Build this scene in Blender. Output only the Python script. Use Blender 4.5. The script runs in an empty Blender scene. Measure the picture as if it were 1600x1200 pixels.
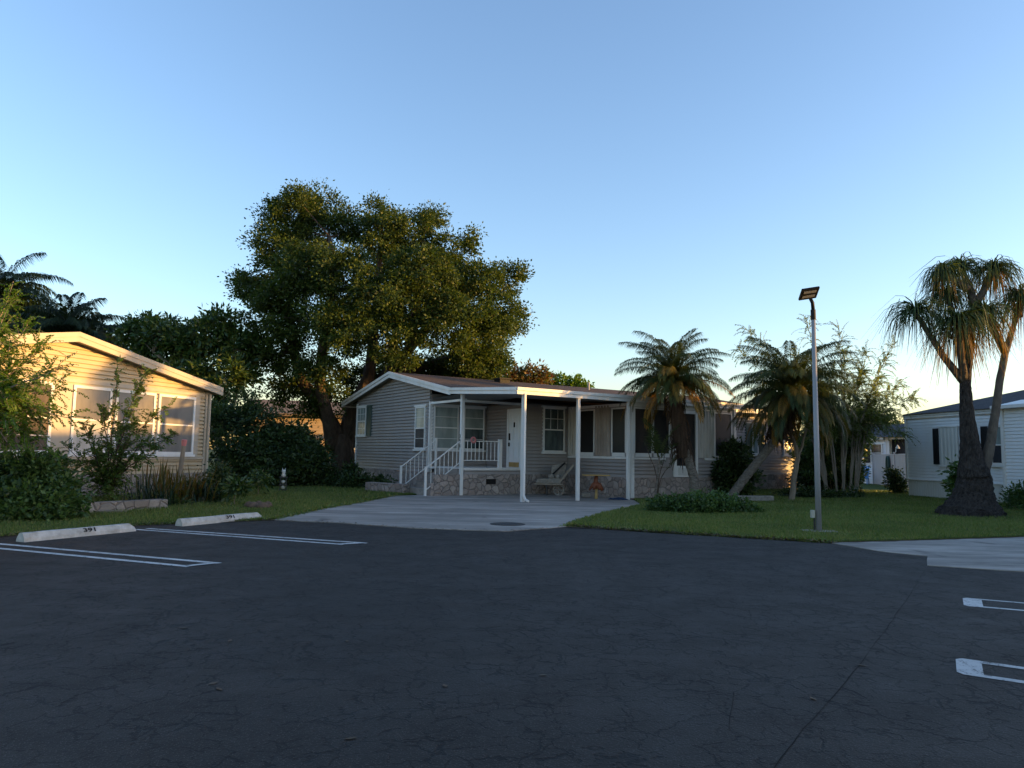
import bpy, math, random
import numpy as np
from mathutils import Matrix, Vector

# ------------------------------------------------------------------ camera
S = bpy.context.scene
COL = S.collection
F, H = 1155.0, 1.45
_p, _r = math.radians(95.39), math.radians(-1.0)
_Rx = np.array([[1, 0, 0], [0, math.cos(_p), -math.sin(_p)], [0, math.sin(_p), math.cos(_p)]])
_Ry = np.array([[math.cos(_r), 0, math.sin(_r)], [0, 1, 0], [-math.sin(_r), 0, math.cos(_r)]])
R = _Ry @ _Rx
CAM = np.array([0, 0, H])
cd = bpy.data.cameras.new('camera'); cam = bpy.data.objects.new('camera', cd); COL.objects.link(cam)
cd.sensor_width = 36; cd.lens = F / 1600 * 36; cd.clip_start = 0.05; cd.clip_end = 3000
M4 = Matrix([list(R[i]) + [CAM[i]] for i in range(3)] + [[0, 0, 0, 1]])
cam.matrix_world = M4
S.camera = cam
# ------------------------------------------------------------------ sky, sun, exposure
SUN_AZ, SUN_EL = 95.0, 4.2
w = bpy.data.worlds.new('World'); S.world = w; w.use_nodes = True
nt = w.node_tree; nt.nodes.clear()
sky = nt.nodes.new('ShaderNodeTexSky'); sky.sky_type = 'NISHITA'; sky.sun_disc = False
sky.sun_elevation = math.radians(SUN_EL); sky.sun_rotation = math.radians(SUN_AZ)
sky.altitude = 0; sky.air_density = 1.0; sky.dust_density = 0.75; sky.ozone_density = 2.3
bg = nt.nodes.new('ShaderNodeBackground'); bg.inputs[1].default_value = 0.15
wo = nt.nodes.new('ShaderNodeOutputWorld')
tint = nt.nodes.new('ShaderNodeMix'); tint.data_type = 'RGBA'; tint.blend_type = 'MULTIPLY'; tint.inputs[0].default_value = 1.0
tint.inputs[7].default_value = (1.085, 0.985, 1.03, 1)   # the evening air of the place is a little more violet than the model's
nt.links.new(sky.outputs[0], tint.inputs[6]); nt.links.new(tint.outputs[2], bg.inputs[0]); nt.links.new(bg.outputs[0], wo.inputs[0])
sl = bpy.data.lights.new('sun', 'SUN'); sun = bpy.data.objects.new('sun', sl); COL.objects.link(sun)
sl.energy = 2.3; sl.angle = math.radians(0.6); sl.color = (1.0, 0.55, 0.15)
_a, _e = math.radians(SUN_AZ), math.radians(SUN_EL)
sdir = Vector((math.sin(_a) * math.cos(_e), math.cos(_a) * math.cos(_e), math.sin(_e)))
sun.rotation_euler = sdir.to_track_quat('Z', 'Y').to_euler()
S.view_settings.view_transform = 'Standard'; S.view_settings.look = 'None'
S.view_settings.exposure = 2.15; S.view_settings.gamma = 1.0
S.view_settings.use_curve_mapping = False
S.cycles.max_bounces = 6; S.cycles.diffuse_bounces = 3; S.cycles.transparent_max_bounces = 8

# ------------------------------------------------------------------ photograph geometry helpers
def ray(px, py): return R @ np.array([(px - 800) / F, -(py - 600) / F, -1.0])
def G(px, py, z=0.0):
    d = ray(px, py); t = (z - H) / d[2]; return CAM + t * d
def Y(px, py, dep):
    d = ray(px, py); return CAM + d * dep / d[1]
O2 = G(816, 785)[:2]
TH = math.radians(57.0)
d2 = np.array([math.sin(TH), math.cos(TH)]); d1 = np.array([math.cos(TH), -math.sin(TH)])
def W(u, v, z=0.0): q = O2 + u * d1 + v * d2; return np.array([q[0], q[1], z])

# ------------------------------------------------------------------ objects
def link(o, parent=None):
    COL.objects.link(o)
    if parent is not None: o.parent = parent
    return o
def thing(name, label, cat, loc=(0, 0, 0), rz=0.0, group=None):
    o = bpy.data.objects.new(name, None); o.empty_display_size = 0.2
    link(o); o.location = tuple(float(c) for c in loc); o.rotation_euler = (0, 0, rz)
    return tag(o, label, cat, group)
def tag(o, label, cat, group=None):
    o['label'] = label; o['category'] = cat
    if group: o['group'] = group
    return o
def struct(o): o['kind'] = 'structure'; return o
def stuff(o): o['kind'] = 'stuff'; return o

class MB:
    def __init__(s): s.v = []; s.f = []
    def add(s, vs, fs):
        k = len(s.v); s.v += [tuple(float(c) for c in p) for p in vs]; s.f += [tuple(i + k for i in f) for f in fs]; return s
    def quad(s, a, b, c, d): return s.add([a, b, c, d], [(0, 1, 2, 3)])
    def poly(s, pts): return s.add(pts, [tuple(range(len(pts)))])
    def box(s, x0, x1, y0, y1, z0, z1):
        x0, x1 = min(x0, x1), max(x0, x1); y0, y1 = min(y0, y1), max(y0, y1); z0, z1 = min(z0, z1), max(z0, z1)
        return s.add([(x0, y0, z0), (x1, y0, z0), (x1, y1, z0), (x0, y1, z0), (x0, y0, z1), (x1, y0, z1), (x1, y1, z1), (x0, y1, z1)],
                     [(3, 2, 1, 0), (4, 5, 6, 7), (0, 1, 5, 4), (1, 2, 6, 5), (2, 3, 7, 6), (3, 0, 4, 7)])
    def beam(s, a, b, wd, ht, up=(0, 0, 1)):
        a = np.array(a, float); b = np.array(b, float); t = (b - a); t /= np.linalg.norm(t); up = np.array(up, float)
        sd = np.cross(t, up)
        if np.linalg.norm(sd) < 1e-6: sd = np.cross(t, np.array([1.0, 0, 0]))
        sd /= np.linalg.norm(sd); u = np.cross(sd, t)
        vs = []
        for p in (a, b):
            for i, j in ((-1, -1), (1, -1), (1, 1), (-1, 1)): vs.append(p + sd * i * wd / 2 + u * j * ht / 2)
        return s.add(vs, [(3, 2, 1, 0), (4, 5, 6, 7), (0, 1, 5, 4), (1, 2, 6, 5), (2, 3, 7, 6), (3, 0, 4, 7)])
    def tube(s, pts, rad, n=8, cap=True):
        pts = [np.array(p, float) for p in pts]; m = len(pts)
        if not hasattr(rad, '__len__'): rad = [rad] * m
        vs = []; ref = None
        for i, p in enumerate(pts):
            t = pts[min(i + 1, m - 1)] - pts[max(i - 1, 0)]; t = t / (np.linalg.norm(t) + 1e-9)
            if ref is None:
                ref = np.array([1.0, 0, 0]) if abs(t[0]) < 0.8 else np.array([0, 1.0, 0])
            a = ref - t * (ref @ t); a /= np.linalg.norm(a) + 1e-9; ref = a; b = np.cross(t, a)
            for k in range(n):
                q = 2 * math.pi * k / n
                vs.append(p + rad[i] * (a * math.cos(q) + b * math.sin(q)))
        fs = []
        for i in range(m - 1):
            for k in range(n):
                fs.append((i * n + k, i * n + (k + 1) % n, (i + 1) * n + (k + 1) % n, (i + 1) * n + k))
        if cap: fs.append(tuple(range(n))[::-1]); fs.append(tuple((m - 1) * n + k for k in range(n)))
        return s.add(vs, fs)
    def lathe(s, c, prof, n=16):
        vs = []; fs = []
        for r, z in prof:
            for k in range(n):
                q = 2 * math.pi * k / n; vs.append((c[0] + r * math.cos(q), c[1] + r * math.sin(q), c[2] + z))
        m = len(prof)
        for i in range(m - 1):
            for k in range(n): fs.append((i * n + k, i * n + (k + 1) % n, (i + 1) * n + (k + 1) % n, (i + 1) * n + k))
        fs.append(tuple(range(n))[::-1]); fs.append(tuple((m - 1) * n + k for k in range(n)))
        return s.add(vs, fs)
    def prism(s, poly, z0, z1):
        n = len(poly); vs = [(p[0], p[1], z0) for p in poly] + [(p[0], p[1], z1) for p in poly]
        return s.add(vs, [tuple(range(n))[::-1], tuple(range(n, 2 * n))] + [(i, (i + 1) % n, n + (i + 1) % n, n + i) for i in range(n)])
    def build(s, name, mat, parent=None, smooth=False, bevel=0.0):
        me = bpy.data.meshes.new(name); me.from_pydata(s.v, [], s.f); me.update()
        me.materials.append(mat)
        if smooth: me.polygons.foreach_set('use_smooth', [True] * len(me.polygons))
        o = bpy.data.objects.new(name, me); link(o, parent)
        if bevel:
            m = o.modifiers.new('bevel', 'BEVEL'); m.width = bevel; m.segments = 2; m.limit_method = 'ANGLE'
        return o

def leaf_obj(name, P, D, N, L, Wd, mat, parent=None):
    """diamond leaves: P base points, D directions, N normals, L lengths, Wd widths"""
    n = len(P); Sd = np.cross(D, N); Sd /= np.linalg.norm(Sd, axis=1, keepdims=True) + 1e-9
    Nn = np.cross(Sd, D)
    L = np.broadcast_to(L, (n,))[:, None]; Wd = np.broadcast_to(Wd, (n,))[:, None]
    mid = P + D * L * 0.45 - Nn * L * 0.06
    V = np.stack([P, mid + Sd * Wd / 2, P + D * L - Nn * L * 0.12, mid - Sd * Wd / 2], 1).reshape(-1, 3)
    return quads(name, V, mat, parent)
def quads(name, V, mat, parent=None):
    n = len(V) // 4
    me = bpy.data.meshes.new(name)
    me.vertices.add(4 * n); me.vertices.foreach_set('co', V.astype(np.float32).ravel())
    me.loops.add(4 * n); me.loops.foreach_set('vertex_index', np.arange(4 * n, dtype=np.int32))
    me.polygons.add(n); me.polygons.foreach_set('loop_start', np.arange(0, 4 * n, 4, dtype=np.int32))
    me.polygons.foreach_set('loop_total', np.full(n, 4, np.int32))
    me.update(calc_edges=True); me.materials.append(mat)
    return link(bpy.data.objects.new(name, me), parent)

def unit(a): return a / (np.linalg.norm(a, axis=-1, keepdims=True) + 1e-9)

# ------------------------------------------------------------------ materials
class NT:
    def __init__(s, name):
        s.m = bpy.data.materials.new(name); s.m.use_nodes = True; s.t = s.m.node_tree; s.t.nodes.clear()
        s.out = s.n('ShaderNodeOutputMaterial')
    def n(s, ty, **kw):
        nd = s.t.nodes.new(ty)
        for k, v in kw.items(): setattr(nd, k, v)
        return nd
    def l(s, a, b): s.t.links.new(a, b)
    def val(s, nd, key, v): nd.inputs[key].default_value = v; return nd
    def coord(s, kind='Object', scale=(1, 1, 1)):
        c = s.n('ShaderNodeTexCoord'); mp = s.n('ShaderNodeMapping'); mp.inputs['Scale'].default_value = scale
        s.l(c.outputs[kind], mp.inputs[0]); return mp.outputs[0]
    def noise(s, co, scale, detail=4, rough=0.55):
        nd = s.n('ShaderNodeTexNoise'); nd.inputs['Scale'].default_value = scale; nd.inputs['Detail'].default_value = detail
        nd.inputs['Roughness'].default_value = rough
        if co is not None: s.l(co, nd.inputs['Vector'])
        return nd
    def ramp(s, fac, stops):
        r = s.n('ShaderNodeValToRGB'); el = r.color_ramp.elements
        while len(el) < len(stops): el.new(0.5)
        for e, (p, c) in zip(el, stops):
            e.position = p; e.color = (c, c, c, 1) if not hasattr(c, '__len__') else (*c, 1)
        s.l(fac, r.inputs[0]); return r.outputs[0]
    def mix(s, fac, a, b, mode='MIX'):
        m = s.n('ShaderNodeMix', data_type='RGBA', blend_type=mode)
        for sock, v in ((m.inputs[0], fac), (m.inputs[6], a), (m.inputs[7], b)):
            if hasattr(v, 'is_output') or isinstance(v, bpy.types.NodeSocket): s.l(v, sock)
            elif hasattr(v, '__len__'): sock.default_value = (*v, 1)
            else: sock.default_value = v
        return m.outputs[2]
    def math(s, op, a, b=0.0):
        m = s.n('ShaderNodeMath', operation=op)
        for i, v in enumerate((a, b)):
            if isinstance(v, bpy.types.NodeSocket): s.l(v, m.inputs[i])
            else: m.inputs[i].default_value = v
        return m.outputs[0]
    def bump(s, h, strength=0.3, dist=0.02):
        b = s.n('ShaderNodeBump'); b.inputs['Strength'].default_value = strength; b.inputs['Distance'].default_value = dist
        s.l(h, b.inputs['Height']); return b.outputs[0]
    def princ(s, col, rough=0.6, spec=0.5, metal=0.0, normal=None, coat=0.0):
        b = s.n('ShaderNodeBsdfPrincipled')
        for sock, v in ((b.inputs['Base Color'], col), (b.inputs['Roughness'], rough)):
            if isinstance(v, bpy.types.NodeSocket): s.l(v, sock)
            elif hasattr(v, '__len__'): sock.default_value = (*v, 1)
            else: sock.default_value = v
        b.inputs['Specular IOR Level'].default_value = spec; b.inputs['Metallic'].default_value = metal
        b.inputs['Coat Weight'].default_value = coat
        if normal is not None: s.l(normal, b.inputs['Normal'])
        return b.outputs[0]
    def done(s, sh): s.l(sh, s.out.inputs[0]); return s.m

def paint(name, col, rough=0.5, dirt=0.25, scale=3.0, spec=0.4, streak=True, bump=0.05):
    t = NT(name); co = t.coord('Object', (1, 1, 0.25 if streak else 1))
    n = t.noise(co, scale, 6, 0.65)
    f = t.ramp(n.outputs[0], [(0.3, 0.0), (0.75, 1.0)])
    n2 = t.noise(t.coord('Object'), scale * 9, 3)
    dark = tuple(c * (1 - dirt) * k for c, k in zip(col, (1.0, 0.96, 0.9)))
    c = t.mix(f, dark, col)
    return t.done(t.princ(c, rough, spec, normal=t.bump(n2.outputs[0], bump, 0.01)))

def leafmat(name, cols, transl=0.35, rough=0.5, spec=0.3):
    t = NT(name); g = t.n('ShaderNodeNewGeometry')
    k = len(cols)
    c = t.ramp(g.outputs['Random Per Island'], [((i + 0.5) / k, cols[i]) for i in range(k)])
    n = t.noise(t.coord('Object'), 0.55, 2)
    c = t.mix(t.ramp(n.outputs[0], [(0.35, 0.0), (0.65, 1.0)]), t.mix(1.0, c, (0.72, 0.78, 0.8), 'MULTIPLY'), c)
    p = t.princ(c, rough, spec)
    tr = t.n('ShaderNodeBsdfTranslucent'); c2 = t.mix(1.0, c, (1.25, 1.2, 0.6), 'MULTIPLY'); t.l(c2, tr.inputs[0])
    mx = t.n('ShaderNodeMixShader'); mx.inputs[0].default_value = transl; t.l(p, mx.inputs[1]); t.l(tr.outputs[0], mx.inputs[2])
    return t.done(mx.outputs[0])

def barkmat(name, c0, c1, scale=6.0, zs=0.25, bump=0.8):
    t = NT(name); co = t.coord('Object', (1, 1, zs))
    n = t.noise(co, scale, 8, 0.7); v = t.n('ShaderNodeTexVoronoi'); v.inputs['Scale'].default_value = scale * 1.6; t.l(co, v.inputs['Vector'])
    c = t.mix(t.ramp(n.outputs[0], [(0.3, 0.0), (0.7, 1.0)]), c0, c1)
    h = t.math('ADD', n.outputs[0], v.outputs[0])
    return t.done(t.princ(c, 0.9, 0.15, normal=t.bump(h, bump, 0.05)))

def m_asphalt():
    t = NT('asphalt'); co = t.coord('Object')
    big = t.noise(co, 0.16, 6, 0.62); fine = t.noise(co, 130, 2, 0.8); grit = t.n('ShaderNodeTexVoronoi'); grit.inputs['Scale'].default_value = 75; t.l(co, grit.inputs['Vector'])
    mid = t.noise(co, 1.7, 7, 0.7); streak = t.noise(t.coord('Object', (0.35, 1.6, 1)), 0.9, 5, 0.65)
    wn = t.noise(co, 5.0, 4, 0.65)
    wv = t.n('ShaderNodeVectorMath', operation='MULTIPLY_ADD'); t.l(wn.outputs[1], wv.inputs[0]); wv.inputs[1].default_value = (0.22, 0.22, 0); t.l(co, wv.inputs[2])
    def cracks(scale, wdt):
        v = t.n('ShaderNodeTexVoronoi', feature='DISTANCE_TO_EDGE'); v.inputs['Scale'].default_value = scale; t.l(wv.outputs[0], v.inputs['Vector'])
        return t.ramp(v.outputs[0], [(0.0, 1.0), (wdt * .5, 1.0), (wdt, 0.0)])
    k1 = cracks(2.1, 0.016); k2 = cracks(5.6, 0.038)
    patch = t.ramp(t.noise(co, 0.45, 4, 0.6).outputs[0], [(0.34, 0.0), (0.50, 1.0)])
    brk = t.ramp(t.noise(co, 3.6, 3, 0.7).outputs[0], [(0.44, 0.0), (0.50, 1.0)]); brk2 = t.ramp(t.noise(co, 2.1, 3, 0.7).outputs[0], [(0.46, 0.0), (0.51, 1.0)])
    cr = t.math('MAXIMUM', t.math('MULTIPLY', k1, brk2), t.math('MULTIPLY', t.math('MULTIPLY', k2, patch), brk))
    c = t.mix(t.ramp(big.outputs[0], [(0.33, 0.0), (0.66, 1.0)]), (0.0195, 0.0162, 0.0135), (0.033, 0.0272, 0.0225))
    c = t.mix(t.ramp(streak.outputs[0], [(0.5, 0.0), (0.72, 0.6)]), c, (0.042, 0.0345, 0.0285))
    c = t.mix(t.ramp(mid.outputs[0], [(0.52, 0.0), (0.8, 0.7)]), c, (0.0135, 0.0125, 0.0115))
    c = t.mix(t.ramp(grit.outputs[0], [(0.0, 0.9), (0.30, 0.0)]), c, (0.15, 0.135, 0.12))
    c = t.mix(t.ramp(fine.outputs[0], [(0.55, 0.0), (0.72, 0.8)]), c, (0.007, 0.007, 0.007))
    c = t.mix(t.math('MULTIPLY', cr, 0.85), c, (0.004, 0.004, 0.004))
    h = t.math('SUBTRACT', t.math('ADD', t.math('MULTIPLY', fine.outputs[0], 0.5), t.math('MULTIPLY', grit.outputs[0], -0.5)), t.math('MULTIPLY', cr, 1.5))
    ro = t.ramp(mid.outputs[0], [(0.3, 0.62), (0.7, 0.85)])
    return t.done(t.princ(c, ro, 0.3, normal=t.bump(h, 0.55, 0.012)))

def m_concrete(name='concrete', base=(0.43, 0.385, 0.335), stain=True):
    t = NT(name); co = t.coord('Object')
    a = t.noise(t.coord('Object', (0.7, 1.5, 1)), 0.7, 6, 0.65); b = t.noise(co, 2.6, 5, 0.7); f = t.noise(co, 90, 3)
    c = t.mix(t.ramp(a.outputs[0], [(0.36, 0.0), (0.66, 1.0)]), tuple(x * 0.52 for x in base), base)
    c = t.mix(t.ramp(b.outputs[0], [(0.5, 0.0), (0.85, 0.8)]), c, tuple(x * 0.6 for x in base))
    c = t.mix(t.ramp(f.outputs[0], [(0.4, 0.0), (0.7, 0.4)]), c, tuple(x * 0.7 for x in base))
    s1 = t.noise(t.coord('Object', (0.22, 1.3, 1)), 1.4, 6, 0.7); s2 = t.noise(t.coord('Object', (1.0, 0.5, 1)), 1.1, 4, 0.6)
    c = t.mix(t.ramp(s1.outputs[0], [(0.45, 0.0), (0.62, 0.85)]), c, tuple(x * 0.38 for x in base))
    c = t.mix(t.ramp(s2.outputs[0], [(0.62, 0.0), (0.72, 0.7)]), c, (0.10, 0.09, 0.08))
    return t.done(t.princ(c, 0.85, 0.25, normal=t.bump(f.outputs[0], 0.25, 0.01)))

def m_grass(name, a, b, dry):
    t = NT(name); co = t.coord('Object')
    n = t.noise(co, 0.9, 5, 0.6); f = t.noise(t.coord('Object', (1, 2.5, 1)), 26, 4, 0.7); d = t.noise(co, 2.1, 3)
    c = t.mix(t.ramp(n.outputs[0], [(0.35, 0.0), (0.65, 1.0)]), a, b)
    c = t.mix(t.ramp(f.outputs[0], [(0.35, 0.8), (0.6, 0.0)]), c, tuple(x * 0.45 for x in a))
    c = t.mix(t.ramp(d.outputs[0], [(0.6, 0.0), (0.78, 0.6)]), c, dry)
    return t.done(t.princ(c, 0.9, 0.1, normal=t.bump(f.outputs[0], 0.8, 0.04)))

def m_stone(name='ledge_stone', base=(0.38, 0.325, 0.29), scale=4.6):
    t = NT(name); co = t.coord('Object')
    wv = t.n('ShaderNodeVectorMath', operation='MULTIPLY_ADD'); t.l(t.noise(co, 2.5, 2).outputs[1], wv.inputs[0]); wv.inputs[1].default_value = (0.15, 0.15, 0.15); t.l(co, wv.inputs[2])
    e = t.n('ShaderNodeTexVoronoi', feature='DISTANCE_TO_EDGE'); e.inputs['Scale'].default_value = scale; t.l(wv.outputs[0], e.inputs['Vector'])
    v = t.n('ShaderNodeTexVoronoi'); v.inputs['Scale'].default_value = scale; t.l(wv.outputs[0], v.inputs['Vector'])
    n = t.noise(co, 14, 5, 0.7)
    hs = t.n('ShaderNodeSeparateColor'); t.l(v.outputs['Color'], hs.inputs[0])
    c = t.mix(hs.outputs[0], tuple(x * 0.66 for x in base), tuple(x * 1.15 for x in base))
    c = t.mix(t.math('MULTIPLY', hs.outputs[1], 0.35), c, (0.30, 0.20, 0.16))
    c = t.mix(t.ramp(n.outputs[0], [(0.4, 0.0), (0.7, 0.55)]), c, tuple(x * 0.55 for x in base))
    k = t.ramp(e.outputs[0], [(0.0, 1.0), (0.02, 1.0), (0.042, 0.0)])
    c = t.mix(k, c, (0.20, 0.17, 0.15))
    h = t.math('ADD', t.ramp(e.outputs[0], [(0.0, 0.0), (0.09, 1.0)]), t.math('MULTIPLY', n.outputs[0], 0.4))
    return t.done(t.princ(c, 0.9, 0.2, normal=t.bump(h, 0.8, 0.04)))

def m_shingle(name, a, b):
    t = NT(name); co = t.coord('Object')
    br = t.n('ShaderNodeTexBrick'); br.inputs['Scale'].default_value = 1.0; br.inputs['Mortar Size'].default_value = 0.006
    br.inputs['Brick Width'].default_value = 0.3; br.inputs['Row Height'].default_value = 0.14
    br.inputs['Color1'].default_value = (*a, 1); br.inputs['Color2'].default_value = (*b, 1); br.inputs['Mortar'].default_value = (*(x * 0.35 for x in a), 1)
    mp = t.n('ShaderNodeMapping'); mp.inputs['Rotation'].default_value = (0, 0, math.pi / 2); t.l(co, mp.inputs[0]); t.l(mp.outputs[0], br.inputs['Vector'])
    n = t.noise(co, 1.2, 6, 0.7); f = t.noise(co, 60, 2)
    c = t.mix(t.ramp(n.outputs[0], [(0.35, 0.0), (0.7, 0.7)]), br.outputs[0], tuple(x * 0.62 for x in a))
    c = t.mix(t.ramp(f.outputs[0], [(0.4, 0.0), (0.7, 0.4)]), c, tuple(min(1, x * 1.8) for x in b))
    return t.done(t.princ(c, 0.92, 0.15, normal=t.bump(f.outputs[0], 0.4, 0.01)))

def glassy(name, col, rough=0.06, spec=0.6, blind=None, freq=0.0):
    t = NT(name)
    if blind:
        co = t.coord('Object', (1, 1, 0.3)); n = t.noise(co, 2.2, 4)
        c = t.mix(t.ramp(n.outputs[0], [(0.4, 0.0), (0.6, 1.0)]), col, blind)
    else: c = col
    return t.done(t.princ(c, rough, spec))

M = {}
M['asphalt'] = m_asphalt()
M['concrete'] = m_concrete()
M['road'] = m_concrete('road_concrete', (0.42, 0.38, 0.335))
M['lawn'] = m_grass('lawn_soil', (0.07, 0.105, 0.027), (0.095, 0.125, 0.033), (0.11, 0.095, 0.04))
M['field'] = m_grass('field', (0.05, 0.075, 0.022), (0.07, 0.09, 0.03), (0.12, 0.1, 0.05))
M['soil'] = paint('soil', (0.07, 0.05, 0.035), 0.95, 0.5, 4, 0.1, False, 0.5)
M['stone'] = m_stone()
M['palestone'] = m_stone('pale_stone', (0.27, 0.25, 0.22), 3.6)
M['siding'] = paint('taupe_siding', (0.305, 0.285, 0.280), 0.55, 0.16, 1.3)
M['siding2'] = paint('cream_siding', (0.44, 0.36, 0.24), 0.55, 0.12, 1.3)
M['siding3'] = paint('white_siding', (0.76, 0.80, 0.85), 0.5, 0.06, 1.5)
M['siding4'] = paint('tan_siding', (0.50, 0.40, 0.30), 0.6, 0.15, 1.5)
M['white'] = paint('white_trim', (0.74, 0.74, 0.73), 0.45, 0.18, 2.0)
M['cream'] = paint('cream_trim', (0.44, 0.385, 0.31), 0.5, 0.15, 2.0)
M['soffit'] = paint('soffit', (0.27, 0.255, 0.24), 0.6, 0.15, 2.0)
M['roof'] = m_shingle('brown_shingles', (0.070, 0.053, 0.046), (0.095, 0.071, 0.060))
M['roofg'] = m_shingle('dark_shingles', (0.045, 0.045, 0.05), (0.07, 0.068, 0.072))
M['rooft'] = m_shingle('tan_shingles', (0.20, 0.15, 0.11), (0.25, 0.19, 0.14))
M['glass'] = glassy('window_glass', (0.03, 0.042, 0.045), 0.05, 0.8, (0.09, 0.12, 0.12))
M['blind'] = glassy('blind_behind_glass', (0.19, 0.23, 0.22), 0.25, 0.5, (0.30, 0.35, 0.33))
M['dark'] = glassy('screen_unlit_room', (0.010, 0.010, 0.011), 0.35, 0.3)  # screen panes; near-black colour stands in for the unlit sunroom behind them
M['screen'] = glassy('grey_screen', (0.022, 0.024, 0.03), 0.5, 0.3, (0.035, 0.037, 0.045))
M['shade'] = glassy('drawn_shade', (0.15, 0.14, 0.13), 0.25, 0.5, (0.20, 0.185, 0.165))
M['louver'] = glassy('louvered_glass', (0.06, 0.05, 0.04), 0.2, 0.5, (0.12, 0.09, 0.065))
M['panel'] = paint('shutter_panel', (0.56, 0.53, 0.48), 0.45, 0.35, 3.0)
M['brownpanel'] = paint('stained_panel', (0.40, 0.335, 0.28), 0.5, 0.5, 4.0)
M['stormpanel'] = paint('storm_panel', (0.56, 0.57, 0.55), 0.45, 0.12, 2)
M['greenshut'] = paint('green_shutter', (0.045, 0.085, 0.075), 0.5, 0.2)
M['blackshut'] = paint('black_shutter', (0.012, 0.013, 0.016), 0.5, 0.2)
M['black'] = paint('black_metal', (0.011, 0.011, 0.012), 0.6, 0.2, 3.0, 0.2)
M['iron'] = paint('iron', (0.035, 0.033, 0.032), 0.6, 0.3, 8, 0.4, False, 0.2)
M['galv'] = paint('grey_pole_paint', (0.27, 0.28, 0.30), 0.45, 0.15, 2.0, 0.5)
M['box'] = paint('grey_box', (0.40, 0.41, 0.36), 0.5, 0.15)
def m_line():
    t = NT('road_paint'); co = t.coord('Object'); n = t.noise(co, 9, 6, 0.8); f = t.noise(co, 70, 3, 0.8); g = t.noise(co, 1.3, 3)
    c = t.mix(t.ramp(g.outputs[0], [(0.3, 0.0), (0.7, 1.0)]), (0.42, 0.42, 0.41), (0.62, 0.62, 0.60))
    k = t.ramp(t.math('ADD', t.math('MULTIPLY', n.outputs[0], 0.6), t.math('MULTIPLY', f.outputs[0], 0.4)), [(0.40, 1.0), (0.48, 0.0)])
    c = t.mix(k, c, (0.035, 0.034, 0.034)); return t.done(t.princ(c, 0.8, 0.25, normal=t.bump(f.outputs[0], 0.3, 0.008)))
M['line'] = m_line()
M['stop'] = paint('painted_concrete', (0.56, 0.545, 0.51), 0.85, 0.45, 7.0, 0.3, False, 0.3)
M['num'] = paint('stencil_black', (0.012, 0.012, 0.012), 0.7, 0.3, 20, 0.3, False)
M['fence'] = paint('vinyl_fence', (0.42, 0.40, 0.41), 0.5, 0.12)
M['wood'] = paint('weathered_wood', (0.33, 0.28, 0.22), 0.85, 0.4, 6)
M['woodp'] = paint('painted_pink', (0.62, 0.22, 0.22), 0.6, 0.25, 6)
M['tablewood'] = paint('yellow_wood', (0.42, 0.27, 0.09), 0.5, 0.3, 5)
M['orange'] = paint('rust_orange', (0.22, 0.065, 0.025), 0.6, 0.35, 6)
M['stonegrey'] = paint('carved_stone', (0.34, 0.31, 0.27), 0.9, 0.5, 9, 0.2, False, 0.6)
M['rockbrown'] = paint('brown_rock', (0.16, 0.11, 0.08), 0.9, 0.4, 9, 0.2, False, 0.6)
M['blue'] = paint('blue_plastic', (0.06, 0.27, 0.62), 0.4, 0.15)
M['bluetarp'] = paint('dark_blue_fabric', (0.02, 0.045, 0.10), 0.8, 0.3)
M['ceramic'] = paint('ceramic_white', (0.62, 0.62, 0.58), 0.4, 0.15)
M['red'] = paint('red_plastic', (0.45, 0.04, 0.06), 0.5, 0.3)
M['hose'] = paint('green_hose', (0.02, 0.07, 0.06), 0.5, 0.2)
M['bark'] = barkmat('oak_bark', (0.035, 0.026, 0.02), (0.12, 0.085, 0.06))
M['bark2'] = barkmat('pale_bark', (0.16, 0.13, 0.10), (0.30, 0.25, 0.19), 8)
M['pbark'] = barkmat('palm_bark', (0.10, 0.085, 0.07), (0.23, 0.20, 0.165), 9, 1.6)
M['thatch'] = barkmat('palm_thatch', (0.03, 0.02, 0.016), (0.11, 0.07, 0.045), 14, 0.12)
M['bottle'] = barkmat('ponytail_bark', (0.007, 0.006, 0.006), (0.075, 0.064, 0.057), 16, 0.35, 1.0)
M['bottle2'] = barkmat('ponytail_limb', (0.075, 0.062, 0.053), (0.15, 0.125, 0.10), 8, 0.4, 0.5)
M['oak'] = leafmat('oak_leaf', [(0.032, 0.060, 0.013), (0.048, 0.082, 0.016), (0.068, 0.105, 0.018), (0.095, 0.125, 0.022)], 0.4)
M['mango'] = leafmat('broad_leaf', [(0.025, 0.06, 0.016), (0.038, 0.082, 0.019), (0.065, 0.11, 0.024), (0.11, 0.145, 0.03)], 0.3, 0.4, 0.4)
M['spring'] = leafmat('spring_leaf', [(0.06, 0.115, 0.024), (0.085, 0.15, 0.03), (0.12, 0.185, 0.038)], 0.4)
M['shrub'] = leafmat('shrub_leaf', [(0.027, 0.05, 0.017), (0.042, 0.072, 0.022), (0.065, 0.10, 0.028)], 0.3, 0.4)
M['bush'] = leafmat('bush_leaf', [(0.042, 0.08, 0.022), (0.062, 0.115, 0.03), (0.095, 0.155, 0.038)], 0.3, 0.4)
M['feather'] = leafmat('feather_leaf', [(0.075, 0.15, 0.018), (0.10, 0.19, 0.022), (0.14, 0.23, 0.028)], 0.5)
M['moringa'] = leafmat('moringa_leaf', [(0.10, 0.15, 0.04), (0.14, 0.19, 0.05), (0.19, 0.23, 0.065)], 0.65)
M['palm'] = leafmat('palm_leaf', [(0.04, 0.062, 0.02), (0.058, 0.082, 0.022), (0.08, 0.10, 0.025)], 0.35)
M['palmdark'] = leafmat('palm_dark', [(0.018, 0.034, 0.015), (0.028, 0.048, 0.018), (0.045, 0.062, 0.022)], 0.3)
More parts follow.
